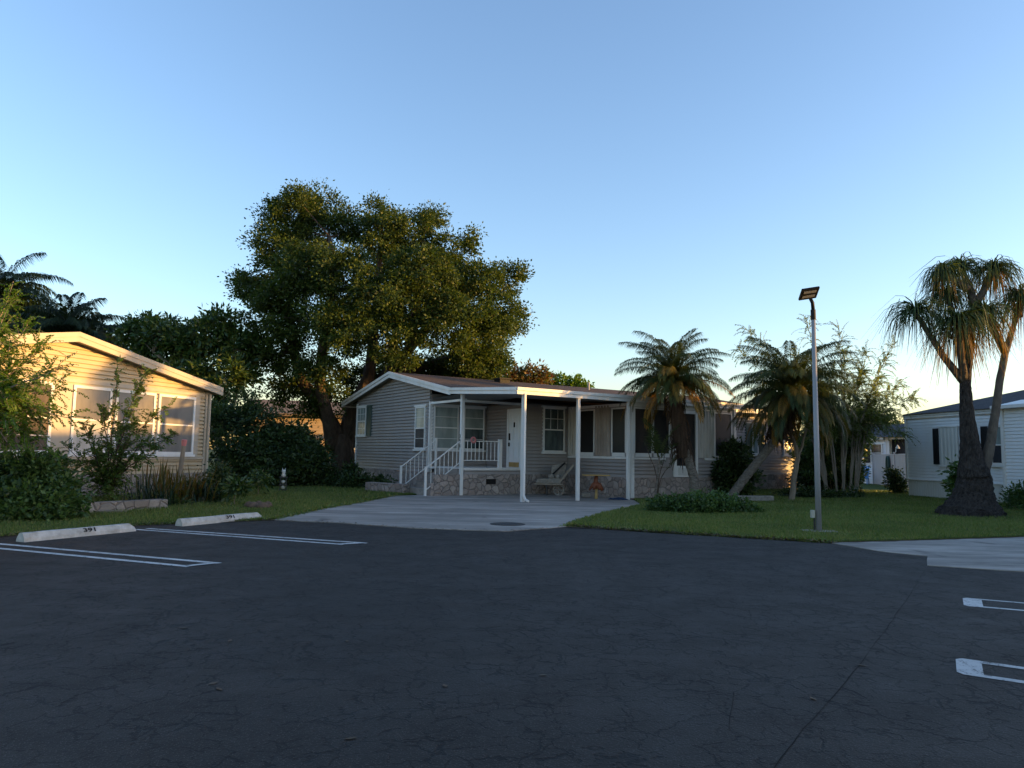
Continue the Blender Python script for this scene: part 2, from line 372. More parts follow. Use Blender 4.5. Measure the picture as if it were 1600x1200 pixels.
M['palmy'] = leafmat('palm_yellowing', [(0.13, 0.10, 0.018), (0.19, 0.125, 0.02), (0.09, 0.10, 0.022)], 0.35)
M['dry'] = leafmat('dry_leaf', [(0.30, 0.15, 0.025), (0.36, 0.20, 0.03), (0.20, 0.11, 0.028)], 0.35)
M['strap'] = leafmat('strap_leaf', [(0.034, 0.062, 0.022), (0.05, 0.085, 0.025), (0.075, 0.105, 0.028)], 0.35)
M['strapdry'] = leafmat('dry_strap', [(0.20, 0.11, 0.03), (0.26, 0.15, 0.04), (0.15, 0.085, 0.03)], 0.4)
M['autumn'] = leafmat('autumn_leaf', [(0.16, 0.05, 0.02), (0.12, 0.10, 0.02), (0.18, 0.11, 0.025), (0.08, 0.10, 0.02)], 0.4)
M['sword'] = leafmat('sword_leaf', [(0.016, 0.034, 0.022), (0.024, 0.048, 0.026), (0.036, 0.062, 0.03)], 0.2, 0.35)
M['brom'] = leafmat('bromeliad_leaf', [(0.12, 0.10, 0.02), (0.16, 0.085, 0.02), (0.09, 0.09, 0.018)], 0.3, 0.35)
M['blade'] = leafmat('grass_blade', [(0.10, 0.155, 0.034), (0.13, 0.19, 0.04), (0.165, 0.215, 0.048), (0.25, 0.225, 0.08)], 0.35)
M['litter'] = leafmat('leaf_litter', [(0.13, 0.075, 0.035), (0.18, 0.11, 0.05), (0.08, 0.05, 0.03), (0.24, 0.18, 0.10)], 0.1)
# ================================================================== ground, roads, lawns
def sheet(name, pts, z, mat):
    b = MB(); b.poly([(p[0], p[1], z) for p in pts]); return struct(b.build(name, mat))
def slab(name, pts, z0, z1, mat): b = MB(); b.prism(pts, z0, z1); return struct(b.build(name, mat))
def g2(px, py): return tuple(G(px, py)[:2])
def refine(pts, step=0.35, jit=0.05, seed=1):
    rg = random.Random(seed); out = []
    for a, b in zip(pts, pts[1:]):
        a = np.array(a); b = np.array(b); n = max(1, int(np.linalg.norm(b - a) / step))
        for i in range(n):
            p = a + (b - a) * i / n
            out.append((p[0] + rg.uniform(-jit, jit), p[1] + rg.uniform(-jit, jit)))
    out.append(tuple(pts[-1])); return out
b = MB(); b.box(-900, 900, -300, 1600, -0.6, -0.012); struct(b.build('ground', M['field']))
LEFT_EDGE = refine([(-16.5, -1.0), g2(0, 838), g2(210, 821), g2(428, 812)], 0.35, 0.04, 3)
RIGHT_EDGE = refine([g2(890, 822), g2(1000, 830), g2(1100, 836), g2(1200, 842), g2(1300, 848)], 0.3, 0.04, 5)
DRIVE_FRONT = refine([g2(428, 813), g2(520, 817), g2(650, 826), g2(790, 831), g2(880, 824)], 0.35, 0.03, 8)
ROAD_EDGE = refine([g2(1300, 849), g2(1380, 862), g2(1445, 869), g2(1452, 884), g2(1600, 894), (16, 5.2), (42, -9)], 0.4, 0.035, 9)
asph = LEFT_EDGE[:-1] + DRIVE_FRONT[:-1] + RIGHT_EDGE[:-1] + ROAD_EDGE + [(42, -60), (-60, -60), (-60, -1)]
sheet('parking_lot', asph, 0.0, M['asphalt'])
DR_LEFT = [g2(428, 812), g2(500, 796), g2(560, 786), g2(612, 775.5)]
DR_RIGHT = [g2(1004, 790), g2(960, 800), g2(915, 812), g2(885, 823)]
drive = DRIVE_FRONT[:-1] + [g2(885, 823)] + DR_RIGHT[::-1] + [tuple(W(0.35, 4.15)[:2]), tuple(W(-4.4, 4.3)[:2]), tuple(W(-4.4, -0.2)[:2])] + DR_LEFT[::-1][:-1]
slab('driveway', drive, -0.3, 0.012, M['concrete'])
road = ROAD_EDGE + [(42, 12.0), tuple(G(1600, 839)[:2]), g2(1450, 844), g2(1300, 848)]
slab('side_road', road, -0.3, 0.010, M['road'])
LAWN_R = RIGHT_EDGE[:-1] + [g2(1300, 848), g2(1450, 844), g2(1600, 839), (30, 16.5), (34, 60), (2, 60), tuple(W(-4.0, 8.0)[:2]), tuple(W(0.3, 4.2)[:2])] + DR_RIGHT
slab('right_lawn', LAWN_R, -0.3, 0.03, M['lawn'])
LAWN_L = LEFT_EDGE + DR_LEFT[1:] + [tuple(W(-5.2, -0.2)[:2]), tuple(W(-14, -0.2)[:2]), (-9, 60), (-45, 60), (-45, 0)]
slab('left_lawn', LAWN_L, -0.3, 0.03, M['lawn'])

# painted stall markings on the asphalt
def strip(mb, a, c, wd, z=0.004):
    a = np.array(a[:2]); c = np.array(c[:2]); t = unit(c - a); n = np.array([-t[1], t[0]]) * wd / 2
    mb.add([(*(a - n), z), (*(c - n), z), (*(c + n), z), (*(a + n), z)], [(0, 1, 2, 3)])
mk = MB()
def loop_marks(far0, far1, near1, near0, wd):
    far0, far1, near1, near0 = [np.array(G(*p)[:2]) for p in (far0, far1, near1, near0)]
    t = unit(far1 - far0); strip(mk, far0, far1 + t * 0.0, wd)
    t2 = unit(near1 - near0); strip(mk, near0, near1, wd)
    strip(mk, near1 - t2 * wd / 2, far1 - t * wd / 2, wd, 0.008)
loop_marks((-160, 836), (343, 880.5), (296, 885.5), (-160, 842), 0.10)
loop_marks((230, 826), (573, 849), (537, 851), (212, 827.5), 0.10)
def ring(px):
    o = [np.array(G(*p)[:2]) for p in px]; return o
def loop_right(tl, bl, dirpx, w_end, wd):
    tl = np.array(G(*tl)[:2]); bl = np.array(G(*bl)[:2]); tgt = np.array(G(*dirpx)[:2]); t = unit(tgt - tl)
    n = unit(bl - tl); L = 5.0; wid = np.linalg.norm(bl - tl)
    def pt(s, q): p = tl + t * s + n * q; return (p[0], p[1], 0.004)
    mk.add([pt(0.04, 0), pt(L, 0), pt(L, wd), pt(w_end, wd), pt(0, 0.05)], [(4, 3, 2, 1, 0)])
    mk.add([pt(0, wid - 0.05), pt(w_end, wid - wd), pt(L, wid - wd), pt(L, wid), pt(0.04, wid)], [(4, 3, 2, 1, 0)])
    mk.add([pt(0, 0.05), pt(w_end, wd), pt(w_end, wid - wd), pt(0, wid - 0.05)], [(3, 2, 1, 0)])
loop_right((1504, 934), (1506, 947), (1600, 942), 0.17, 0.06)
loop_right((1493, 1028), (1495, 1053), (1600, 1043), 0.16, 0.075)
mk.f = [f if True else f for f in mk.f]
# a long old seam, a short saw cut and the slab joint under the carport posts
def seam(name, pix, wd, seed, z, mat):
    rg = random.Random(seed); q = refine([g2(*c) for c in pix], .2, .007, seed); mb = MB(); L_ = []; R_ = []
    for a_, c_ in zip(q, q[1:] + [q[-1]]):
        t_ = unit(np.array(c_) - np.array(a_) + 1e-6); n_ = np.array([-t_[1], t_[0]]) * wd * rg.uniform(.25, .9); L_.append((a_[0] - n_[0], a_[1] - n_[1], z)); R_.append((a_[0] + n_[0], a_[1] + n_[1], z))
    k = len(L_); mb.add(L_ + R_, [(i, i + 1, k + i + 1, k + i) for i in range(k - 1)]); return struct(mb.build(name, mat))
M['seam'] = paint('tar_seam', (0.009, 0.009, 0.0092), 0.9, 0.3, 20, 0.15, False, 0.3)
seam('asphalt_seam', [(1446, 890), (1418, 935), (1390, 975), (1350, 1030), (1300, 1090), (1240, 1160), (1200, 1215)], .0028, 3, .003, M['seam'])
M['dirt'] = paint('edge_dirt', (0.085, 0.062, 0.042), 0.95, 0.55, 12, 0.1, False, 0.6)
seam('dirt_edge', [(884, 824), (1000, 830.5), (1100, 836.5), (1200, 842.5), (1300, 848.5), (1450, 844.5), (1600, 839.5)], .10, 12, .0135, M['dirt'])
seam('dirt_edge', [(-60, 846), (0, 839.5), (210, 822), (428, 813)], .09, 13, .006, M['dirt'])
seam('asphalt_seam', [(1147, 1083), (1139, 1142)], .004, 4, .003, M['seam'])
seam('slab_joint', [(690, 796), (760, 794), (850, 791), (950, 788), (1000, 786.5)], .02, 5, .0145, M['seam'])
o = mk.build('stall_markings', M['line']); struct(o)
b = MB(); c = G(793, 820); b.lathe((c[0], c[1], 0.0), [(0.36, 0.0), (0.36, 0.020), (0.31, 0.022), (0.30, 0.016), (0.0, 0.016)], 28)
for k in range(-4, 5):
    hw = math.sqrt(max(0.0, 0.28 ** 2 - (k * 0.06) ** 2))
    b.box(c[0] + k * 0.06 - 0.012, c[0] + k * 0.06 + 0.012, c[1] - hw, c[1] + hw, 0.0, 0.022)
tag(b.build('manhole_cover', M['iron']), 'round dark iron cover set into the concrete driveway', 'manhole cover')

# ================================================================== wheel stops with stencilled number
def text_mesh(body, size, mat, name, parent, mw, extrude=0.002):
    cu = bpy.data.curves.new('lettering', 'FONT'); cu.body = body; cu.size = size; cu.align_x = 'CENTER'; cu.align_y = 'CENTER'; cu.extrude = extrude
    cu.offset = size * 0.02
    t = bpy.data.objects.new('lettering', cu); COL.objects.link(t); bpy.context.view_layer.update()
    me = bpy.data.meshes.new_from_object(t.evaluated_get(bpy.context.evaluated_depsgraph_get()))
    bpy.data.objects.remove(t); bpy.data.curves.remove(cu)
    me.materials.clear(); me.materials.append(mat)
    o = bpy.data.objects.new(name, me); link(o, parent); o.matrix_local = mw; return o
def wheel_stop(pl, pr, label, tpos):
    a = G(*pl); c = G(*pr); L = float(np.linalg.norm(c - a)); rz = math.atan2(c[1] - a[1], c[0] - a[0])
    t = thing('wheel_stop', label, 'wheel stop', (a[0], a[1], 0), rz, 'concrete wheel stops')
    prof = [(0, 0), (0.012, 0.055), (0.055, 0.125), (0.075, 0.135), (0.125, 0.135), (0.145, 0.125), (0.188, 0.055), (0.2, 0)]
    b = MB(); n = len(prof); e = 0.045; rg = random.Random(int(pl[0]))
    secs = [(0, 0.0), (0.03, 1.0)] + [(L * k / 10, 1.0) for k in range(1, 10)] + [(L - 0.09, 1.0), (L, 0.0)]
    vs = []
    for x, full in secs:
        for (y, z) in prof:
            zz = z * (1.0 if full else (1.0 if x == 0 else 0.55))
            vs.append((x + (0.0 if full or x else 0.0), y + rg.uniform(-.003, .003), max(0, zz + (rg.uniform(-.003, .003) if z > 0 else 0))))
    fs = []
    for i in range(len(secs) - 1):
        for k in range(n - 1): fs.append((i * n + k, (i + 1) * n + k, (i + 1) * n + k + 1, i * n + k + 1))
    fs.append(tuple(range(n))); fs.append(tuple((len(secs) - 1) * n + k for k in range(n))[::-1])
    b.add(vs, fs); b.build('stop_block', M['stop'], t)
    # the number stands on the slope that faces the lot
    y0, z0, y1, z1 = 0.012, 0.055, 0.055, 0.125; sl = math.atan2(z1 - z0, y1 - y0)
    cy, cz = (y0 + y1) / 2, (z0 + z1) / 2; ny, nz = -math.sin(sl), math.cos(sl)
    mw = Matrix.Translation((L * tpos, cy + ny * 0.006, cz + nz * 0.006)) @ Matrix.Rotation(sl, 4, 'X') @ Matrix.Scale(1.75, 4, (1, 0, 0))
    text_mesh('391', 0.095, M['num'], 'stencilled_number', t, mw)
    return t
wheel_stop((38, 847.5), (213, 830), 'white concrete wheel stop numbered 391 nearest the leafy bush', 0.56)
wheel_stop((285, 822.5), (411, 810.5), 'white concrete wheel stop numbered 391 beside the driveway corner', 0.58)

# ================================================================== wall helpers (local frames)
def siding(mb, o, t, nrm, L, z0, z1, prof=None, course=0.125, lip=0.052):
    """lap siding on a wall: o origin (x,y), t unit direction, nrm outward; prof(z)->(s0,s1) clips a gable"""
    o = np.array(o, float); t = np.array(t, float); nr = np.array(nrm, float)
    z = z0
    while z < z1 - 1e-4:
        zt = min(z + course, z1)
        if prof:
            a0, c0 = prof(z); a1, c1 = prof(zt)
        else: a0, c0, a1, c1 = 0, L, 0, L
        if c1 < a1: a1 = c1 = (a1 + c1) / 2
        def P(s, off, zz): q = o + t * s + nr * off; return (q[0], q[1], zz)
        g = zt - course * 0.34
        mb.add([P(a0, lip, z), P(c0, lip, z), P(c1, lip * .75, g), P(a1, lip * .75, g)], [(0, 1, 2, 3)])
        mb.add([P(a0, lip, z), P(c0, lip, z), P(c0, -0.012, z), P(a0, -0.012, z)], [(3, 2, 1, 0)])
        mb.add([P(a1, lip * .75, g), P(c1, lip * .75, g), P(c1, -0.012, g + .004), P(a1, -0.012, g + .004)], [(0, 1, 2, 3)])
        mb.add([P(a1, -0.006, g), P(c1, -0.006, g), P(c1, -0.006, zt), P(a1, -0.006, zt)], [(0, 1, 2, 3)])
        z = zt
class Fr:
    """a vertical wall frame: s along the wall, z up, n outward"""
    def __init__(s, o, t, nrm): s.o = np.array(o, float); s.t = np.array(t, float); s.nr = np.array(nrm, float)
    def p(s, a, n, z): q = s.o + s.t * a + s.nr * n; return (q[0], q[1], z)
    def box(s, mb, a0, a1, n0, n1, z0, z1):
        c = [s.p(a, n, z) for z in (z0, z1) for (a, n) in ((a0, n0), (a1, n0), (a1, n1), (a0, n1))]
        return mb.add(c, [(3, 2, 1, 0), (4, 5, 6, 7), (0, 1, 5, 4), (1, 2, 6, 5), (2, 3, 7, 6), (3, 0, 4, 7)])
def window(fr, parent, s0, s1, z0, z1, glass='glass', lower=None, hbars=(0.5,), vbars=(), fw=0.055, sill=True, head=False, muntin=(), trim='white', name='window', proud=0.105):
    b = MB()
    fr.box(b, s0, s0 + fw, 0.0, proud, z0, z1); fr.box(b, s1 - fw, s1, 0.0, proud, z0, z1)
    fr.box(b, s0 + fw, s1 - fw, 0.0, proud, z0, z0 + fw); fr.box(b, s0 + fw, s1 - fw, 0.0, proud, z1 - fw, z1)
    for h in hbars: zz = z0 + (z1 - z0) * h; fr.box(b, s0 + fw, s1 - fw, 0.0, proud - 0.008, zz - 0.022, zz + 0.022)
    for v in vbars: ss = s0 + (s1 - s0) * v; fr.box(b, ss - 0.03, ss + 0.03, 0.0, proud - 0.006, z0 + fw, z1 - fw)
    for kind, v in muntin:
        if kind == 'h': zz = z0 + (z1 - z0) * v; fr.box(b, s0 + fw, s1 - fw, 0.0, proud - 0.02, zz - 0.009, zz + 0.009)
        else:
            v, za, zb = v; ss = s0 + (s1 - s0) * v; fr.box(b, ss - 0.009, ss + 0.009, 0.0, proud - 0.0215, z0 + (z1 - z0) * za, z0 + (z1 - z0) * zb)
    w = b.build(name, M[trim], parent)
    def pane(a, c, mat):
        g = MB(); fr.box(g, s0 + fw - .004, s1 - fw + .004, 0.0, proud - 0.026, a, c); g.build('pane', M[mat], w)
    if lower: zm = z0 + (z1 - z0) * hbars[0]; pane(zm, z1 - fw, glass); pane(z0 + fw, zm, lower)
    else: pane(z0 + fw, z1 - fw, glass)
    if sill:
        g = MB(); fr.box(g, s0 - 0.06, s1 + 0.06, 0.0, 0.13, z0 - 0.075, z0 - 0.002); g.build('sill', M[trim], w)
    if head:
        g = MB(); fr.box(g, s0 - 0.06, s1 + 0.06, 0.0, 0.12, z1 + 0.002, z1 + 0.07); g.build('head_trim', M[trim], w)
    return w
def shutter(fr, parent, s0, s1, z0, z1, mat):
    b = MB(); fr.box(b, s0, s0 + .04, 0, .085, z0, z1); fr.box(b, s1 - .04, s1, 0, .085, z0, z1)
    for za, zb in ((z0, z0 + .06), ((z0 + z1) / 2 - .03, (z0 + z1) / 2 + .03), (z1 - .06, z1)): fr.box(b, s0 + .04, s1 - .04, 0, .083, za, zb)
    z = z0 + .075
    while z < z1 - .07:
        fr.box(b, s0 + .04, s1 - .04, 0, .074, z, z + .022); z += .036
    fr.box(b, s0 + .04, s1 - .04, 0, .06, z0 + .06, z1 - .06)
    return b.build('shutter', M[mat], parent)
def corrugated(fr, parent, s0, s1, z0, z1, mat, name='storm_panel', pitch=0.16, depth=0.05, n0=0.012):
    n = max(2, int(round((s1 - s0) / pitch * 4))); b = MB(); vs = []
    for i in range(n + 1):
        s = s0 + (s1 - s0) * i / n; off = n0 + depth * (1 if (i % 4) in (1, 2) else 0)
        vs += [fr.p(s, off, z0), fr.p(s, off, z1)]
    b.add(vs, [(2 * i, 2 * i + 2, 2 * i + 3, 2 * i + 1) for i in range(n)])
    return b.build(name, M[mat], parent)
def downspout(parent, pts, wd=0.075, mat='white'):
    b = MB()
    for a, c in zip(pts, pts[1:]): b.beam(a, c, wd, wd * 0.8)
    return b.build('downspout', M[mat], parent)

# ================================================================== the main home (u along the gable, v along its length)
def v_on_u(px, py, u):
    d = ray(px, py); n = d1; t = (u - n @ (CAM[:2] - O2)) / (n @ d[:2]); p = CAM + t * d
    return float((p[:2] - O2) @ d2), float(p[2])
home = thing('mobile_home', 'taupe mobile home with open white carport, brown shingle roof and stone skirt', 'house', (O2[0], O2[1], 0), -TH)
UL, UR, UD, UWL = -13.62, -6.25, -3.62, -6.22
EZ, PKU, PKZ, BU, BZ, CU_, CZ = 3.72, -9.5, 4.72, -4.15, 3.70, 0.05, 3.45
LEN = v_on_u(1243, 690, UD)[0]; VP = 2.45; VS, US, VE = 4.45, -0.1, 9.55
SK = 0.72
def roofz(u):
    if u <= PKU: return PKZ - (PKU - u) * (PKZ - 3.72) / 5.42
    if u <= BU: return PKZ - (u - PKU) * (PKZ - BZ) / (BU - PKU)
    return BZ - (u - BU) * (BZ - CZ) / (CU_ - BU)
# --- gable wall
fg = Fr((UL, 0), (1, 0), (0, -1)); b = MB()
topu = lambda z: (max(UL, PKU - (PKZ - 0.13 - z) * 5.42 / (PKZ - 3.72)) - UL, min(UR, PKU + (PKZ - 0.13 - z) * (BU - PKU) / (PKZ - BZ)) - UL)
siding(b, (UL, 0), (1, 0), (0, -1), UR - UL, SK, PKZ - 0.16, topu)
# --- long porch wall, door wall, carport wall, right wing
siding(b, (UWL, 0.0), (0, 1), (1, 0), VP, 0.9, 3.3)
siding(b, (UWL, VP), (1, 0), (0, -1), UD - UWL, 0.9, 3.3)
siding(b, (UD, VP), (0, 1), (1, 0), VS - VP, SK, 3.3)
siding(b, (UD, -0.02), (0, 1), (1, 0), VP + 0.02, SK, 0.90)
siding(b, (UD, VS), (1, 0), (0, -1), US - UD, SK, 1.34)
siding(b, (US, VS), (0, 1), (1, 0), 1.55, SK, 1.34)
siding(b, (US, 7.2), (0, 1), (1, 0), VE - 7.2, SK, 1.34)
siding(b, (UD, VE), (0, 1), (1, 0), LEN - VE, SK, 3.3)
siding(b, (UD, LEN), (-1, 0), (0, 1), UD - UL, SK, 3.7)
siding(b, (UL, LEN), (0, -1), (-1, 0), LEN, SK, 3.66)
# sealed core behind the boards
b.box(UL + .01, UWL - .01, 0.01, LEN - .01, 0.2, 3.64); b.box(UWL - .01, UD - .01, VP + .01, LEN - .01, 0.2, 3.29); b.box(UD - .01, US - .01, VS + .01, VE - .01, 0.2, 3.2)
b.add([(UL + .01, 0.01, 3.6), (UWL - .01, 0.01, 3.6), (UWL - .01, 0.01, 3.95), (PKU, 0.01, 4.55)], [(0, 1, 2, 3)])
b.build('wall', M['siding'], home)
# --- corner boards
for q in ((UL - .03, UL + .06, -.075, .05, SK, 3.6), (UR - .01, UR + .08, -.075, .06, SK, 3.35), (UD - .06, UD + .075, VP - .075, VP + .05, SK, 3.3),
          (US - .04, US + .085, VS - .085, VS + .06, 0.05, 3.25), (US - .05, US + .085, VE - .06, VE + .05, SK, 3.25), (UD - .02, UD + .08, VE + .05, VE + .14, SK, 3.3)):
    b = MB(); b.box(*q); b.build('corner_trim', M['white'], home)
# --- stone skirt
b = MB()
for (x0, x1, y0, y1) in ((UL - .02, UD - .6, -.055, .05), (UD - .06, UD + .056, -1.15, VS), (UD, US - .02, VS - .056, VS + .05), (US - .06, US + .056, VS - .058, VE), (UD - .05, UD + .056, VE, LEN)):
    b.box(x0, x1, y0, y1, -0.1, SK - 0.002)
b.build('stone_skirt', M['stone'], home)
b = MB(); b.box(UWL, UD + .05, -.04, VP, 0.86, 0.935); b.box(UD, UD + .07, -.02, VP, 0.903, 0.94)
b.build('porch_floor', M['white'], home)
for (v0, v1, u0) in ((0.86, 1.25, UD + .056), (10.9, 11.6, UD + .056)):
    b = MB(); b.box(u0, u0 + .02, v0, v1, 0.38, 0.56)
    for k in range(4): b.box(u0 + .02, u0 + .032, v0, v1, 0.39 + k * .045, 0.405 + k * .045)
    b.build('vent', M['black'], home)
# --- roof: two planes and the low carport extension, soffit below, fascia round it
V0, V1 = -0.3, LEN + 0.3
def roof_plane(mb, u0, z0, u1, z1, v0, v1, th=0.05):
    mb.add([(u0, v0, z0), (u1, v0, z1), (u1, v1, z1), (u0, v1, z0), (u0, v0, z0 - th), (u1, v0, z1 - th), (u1, v1, z1 - th), (u0, v1, z0 - th)],
           [(0, 1, 2, 3), (7, 6, 5, 4), (0, 4, 5, 1), (2, 6, 7, 3), (1, 5, 6, 2), (3, 7, 4, 0)])
b = MB(); roof_plane(b, -14.92, 3.72, PKU, PKZ, V0, V1); roof_plane(b, PKU, PKZ, BU, BZ, V0, V1); roof_plane(b, BU, BZ, CU_, CZ, V0, VE + .35)
roof_plane(b, BU, BZ, UD + 0.4, 3.62, VE + .35, V1)
rf = b.build('roof', M['roof'], home)
b = MB(); vq = 4.6; uq = PKU + 0.9; zq = roofz(uq)
b.box(uq - .25, uq + .25, vq - .25, vq + .25, zq - .08, zq + .12); b.box(uq - .32, uq + .32, vq - .32, vq + .32, zq + .12, zq + .17); b.build('roof_vent', M['black'], rf)
b = MB(); b.tube([(PKU + 1.2, 9.2, roofz(PKU + 1.2) - .05), (PKU + 1.2, 9.2, roofz(PKU + 1.2) + .35)], .05); b.build('vent_pipe', M['galv'], rf)
b = MB(); FH = 0.185
def fascia(a, c, h=FH, off=0.0):
    (u0, v0, z0), (u1, v1, z1) = a, c; t = np.array([u1 - u0, v1 - v0]); t = t / np.linalg.norm(t); n = np.array([t[1], -t[0]])
    for (dz0, dz1, th) in ((0.012, -h * 0.42, 0.06), (-h * 0.42, -h * .52, 0.012), (-h * 0.52, -h, 0.035)):
        vs = []
        for (u, v, z) in (a, c):
            for (k, dz) in ((0, dz0), (th, dz0), (th, dz1), (0, dz1)): vs.append((u + n[0] * k, v + n[1] * k, z + dz))
        b.add(vs, [(0, 1, 2, 3), (7, 6, 5, 4), (0, 4, 5, 1), (1, 5, 6, 2), (2, 6, 7, 3), (3, 7, 4, 0)])
fascia((-14.92, V0, 3.72), (PKU, V0, PKZ), .24); fascia((PKU, V0, PKZ), (BU, V0, BZ), .24); fascia((BU, V0, BZ), (CU_, V0, CZ), .2)
fascia((CU_, V0, CZ), (CU_, VE + .35, CZ), .2); fascia((CU_, VE + .35, CZ), (UD + .4, VE + .35, 3.62), .18); fascia((UD + .4, VE + .35, 3.62), (UD + .4, V1, 3.62), .18)
fascia((-14.92, V1, 3.72), (-14.92, V0, 3.72), .22)
b.build('fascia', M['white'], home)
b = MB()
def soff(u0, z0, u1, z1, v0, v1): b.add([(u0, v0, z0), (u1, v0, z1), (u1, v1, z1), (u0, v1, z0)], [(3, 2, 1, 0)])
soff(-14.9, 3.54, PKU, 4.53, V0 + .02, 0.0); soff(PKU, 4.53, BU, 3.52, V0 + .02, 0.0); soff(BU, 3.5, CU_, 3.27, V0 + .02, VE + .3); soff(-14.9, 3.54, UL, 3.7, 0, LEN)
soff(UWL, 3.47, BU, 3.5, 0, VP); soff(UD, 3.3, UD + .38, 3.44, VE + .35, V1)
b.build('soffit', M['soffit'], home)
# --- porch header beams and carport posts
b = MB(); b.box(UWL, UD + .04, -.06, .04, 3.24, 3.32); b.box(UD - .04, UD + .06, -.06, VP, 3.20, 3.28); b.build('header_beam', M['white'], home)
for (u, v, wd, ztop) in ((UD + .02, -.12, .11, 3.47), (0, 0, .095, 3.29), (0, 2.1, .09, 3.29), (0, 4.22, .092, 3.29)):
    b = MB(); z0 = 0.0
    b.box(u - wd / 2, u + wd / 2, v - wd / 2, v + wd / 2, z0, ztop)
    for k in (-1, 1):
        b.box(u - wd / 2 - .008, u + wd / 2 + .008, v + k * wd * .28 - .014, v + k * wd * .28 + .014, z0 + .02, ztop)
        b.box(u + k * wd * .28 - .014, u + k * wd * .28 + .014, v - wd / 2 - .008, v + wd / 2 + .008, z0 + .021, ztop - .001)
    p = b.build('carport_post', M['white'], home)
    if wd == .11:
        for i, ch in enumerate('390'):
            mw = Matrix.Translation((u, v - wd / 2 - .016, 2.02 - i * .17)) @ Matrix.Rotation(math.pi / 2, 4, 'X')
            text_mesh(ch, 0.15, M['greenshut'], 'house_number', p, mw)
downspout(home, [(.088, -.012, 3.28), (.088, -.012, .2), (.15, .0, .1), (.3, .02, .045)], .062)
# --- gable windows
window(fg, home, 0.13, 1.16, 2.15, 3.42, 'blind', None, (0.5,), (), .05, True, True, [('h', .25), ('h', .75), ('v', (.34, .04, .96)), ('v', (.67, .04, .96))])
shutter(fg, home, 1.22, 1.75, 2.12, 3.48, 'greenshut')
window(fg, home, 6.22, 7.1, 1.57, 3.18, 'blind', 'screen', (0.49,), (), .055, True, True, [('h', .25), ('h', .75)])
# --- porch windows and door
fp = Fr((UWL, 0), (0, 1), (1, 0))
window(fp, home, 0.08, 1.14, 1.57, 3.2, 'blind', None, (0.5,), (), .055, True, True, [('h', .25), ('h', .75)])
window(fp, home, 1.36, 2.28, 1.57, 3.2, 'blind', 'glass', (0.5,), (), .055, True, True, [('h', .75), ('h', .25)])
fd = Fr((UWL, VP), (1, 0), (0, -1))
b = MB(); s0, s1 = 1.72, 2.5
fd.box(b, s0 - .1, s0, 0, .11, .935, 3.02); fd.box(b, s1, s1 + .1, 0, .11, .935, 3.02); fd.box(b, s0 - .1, s1 + .1, 0, .112, 3.02, 3.1)
fr_ = b.build('door_frame', M['white'], home)
b = MB(); fd.box(b, s0, s1, 0, .085, .94, 3.02)
for (a, c, z0, z1) in ((.1, .36, 1.2, 1.85), (.44, .7, 1.2, 1.85), (.1, .36, 1.98, 2.85), (.44, .7, 1.98, 2.85)):
    fd.box(b, s0 + a, s0 + c, .085, .095, z0, z1)
dr = b.build('front_door', M['white'], home)
b = MB(); fd.box(b, s0 + .05, s0 + .12, .085, .12, 1.95, 2.2); fd.box(b, s0 + .055, s0 + .1, .085, .14, 1.72, 1.86); b.build('handle', M['black'], dr)
b = MB(); fd.box(b, s0 + .38, s0 + .43, .096, .125, 2.42, 2.6); b.build('knocker', M['black'], dr)
b = MB(); fd.box(b, s0 + .06, s1 - .06, .086, .1, .97, 1.14); b.build('kick_plate', M['tablewood'], dr)
# --- carport wall window
fc = Fr((UD, VP), (0, 1), (1, 0))
a0 = v_on_u(847, 675, UD)[0] - VP; a1 = v_on_u(880, 675, UD)[0] - VP; zs = v_on_u(862, 706, UD)[1]; zh = v_on_u(862, 637.5, UD)[1]
window(fc, home, a0, a1, zs, zh, 'glass', 'glass', (.5,), (), .05, True, True, [('h', .75), ('v', (.34, .52, .96)), ('v', (.67, .52, .96))])
# --- sunroom: left wall
fs = Fr((UD, VS), (1, 0), (0, -1)); LW = US - UD
def open_panel(fr, s0, s1, z0=1.55, z1=3.1, mat='dark', name='screen_window', fw=.05):
    b = MB(); fr.box(b, s0, s0 + fw, 0, .05, z0, z1); fr.box(b, s1 - fw, s1, 0, .05, z0, z1); fr.box(b, s0 + fw, s1 - fw, 0, .05, z1 - fw, z1); fr.box(b, s0 + fw, s1 - fw, 0, .05, 1.42, z0)
    w = b.build(name, M['white'], home); b = MB(); fr.box(b, s0 + fw - .003, s1 - fw + .003, 0, .02, z0, z1 - fw); b.build('pane', M[mat], w); return w
k = LW / 3.55
def sx(px): # pixel column -> s along the sunroom's left wall
    d = ray(px, 690); t = (VS - d2 @ (CAM[:2] - O2)) / (d2 @ d[:2]); p = CAM + t * d; return float((p[:2] - O2) @ d1) - UD
corrugated(fs, home, max(0.03, sx(884)), sx(899), 1.42, 3.2, 'panel')
open_panel(fs, sx(906.5), sx(930)); corrugated(fs, home, sx(930.5), sx(953.5), 1.42, 3.2, 'brownpanel'); open_panel(fs, sx(956.5), sx(979.5))
b = MB(); fs.box(b, 0.02, LW, 0, .03, 3.14, 3.24); fs.box(b, 0.02, LW, 0, .045, 1.335, 1.415); fs.box(b, sx(899.5), sx(906), 0, .02, 1.415, 3.14)
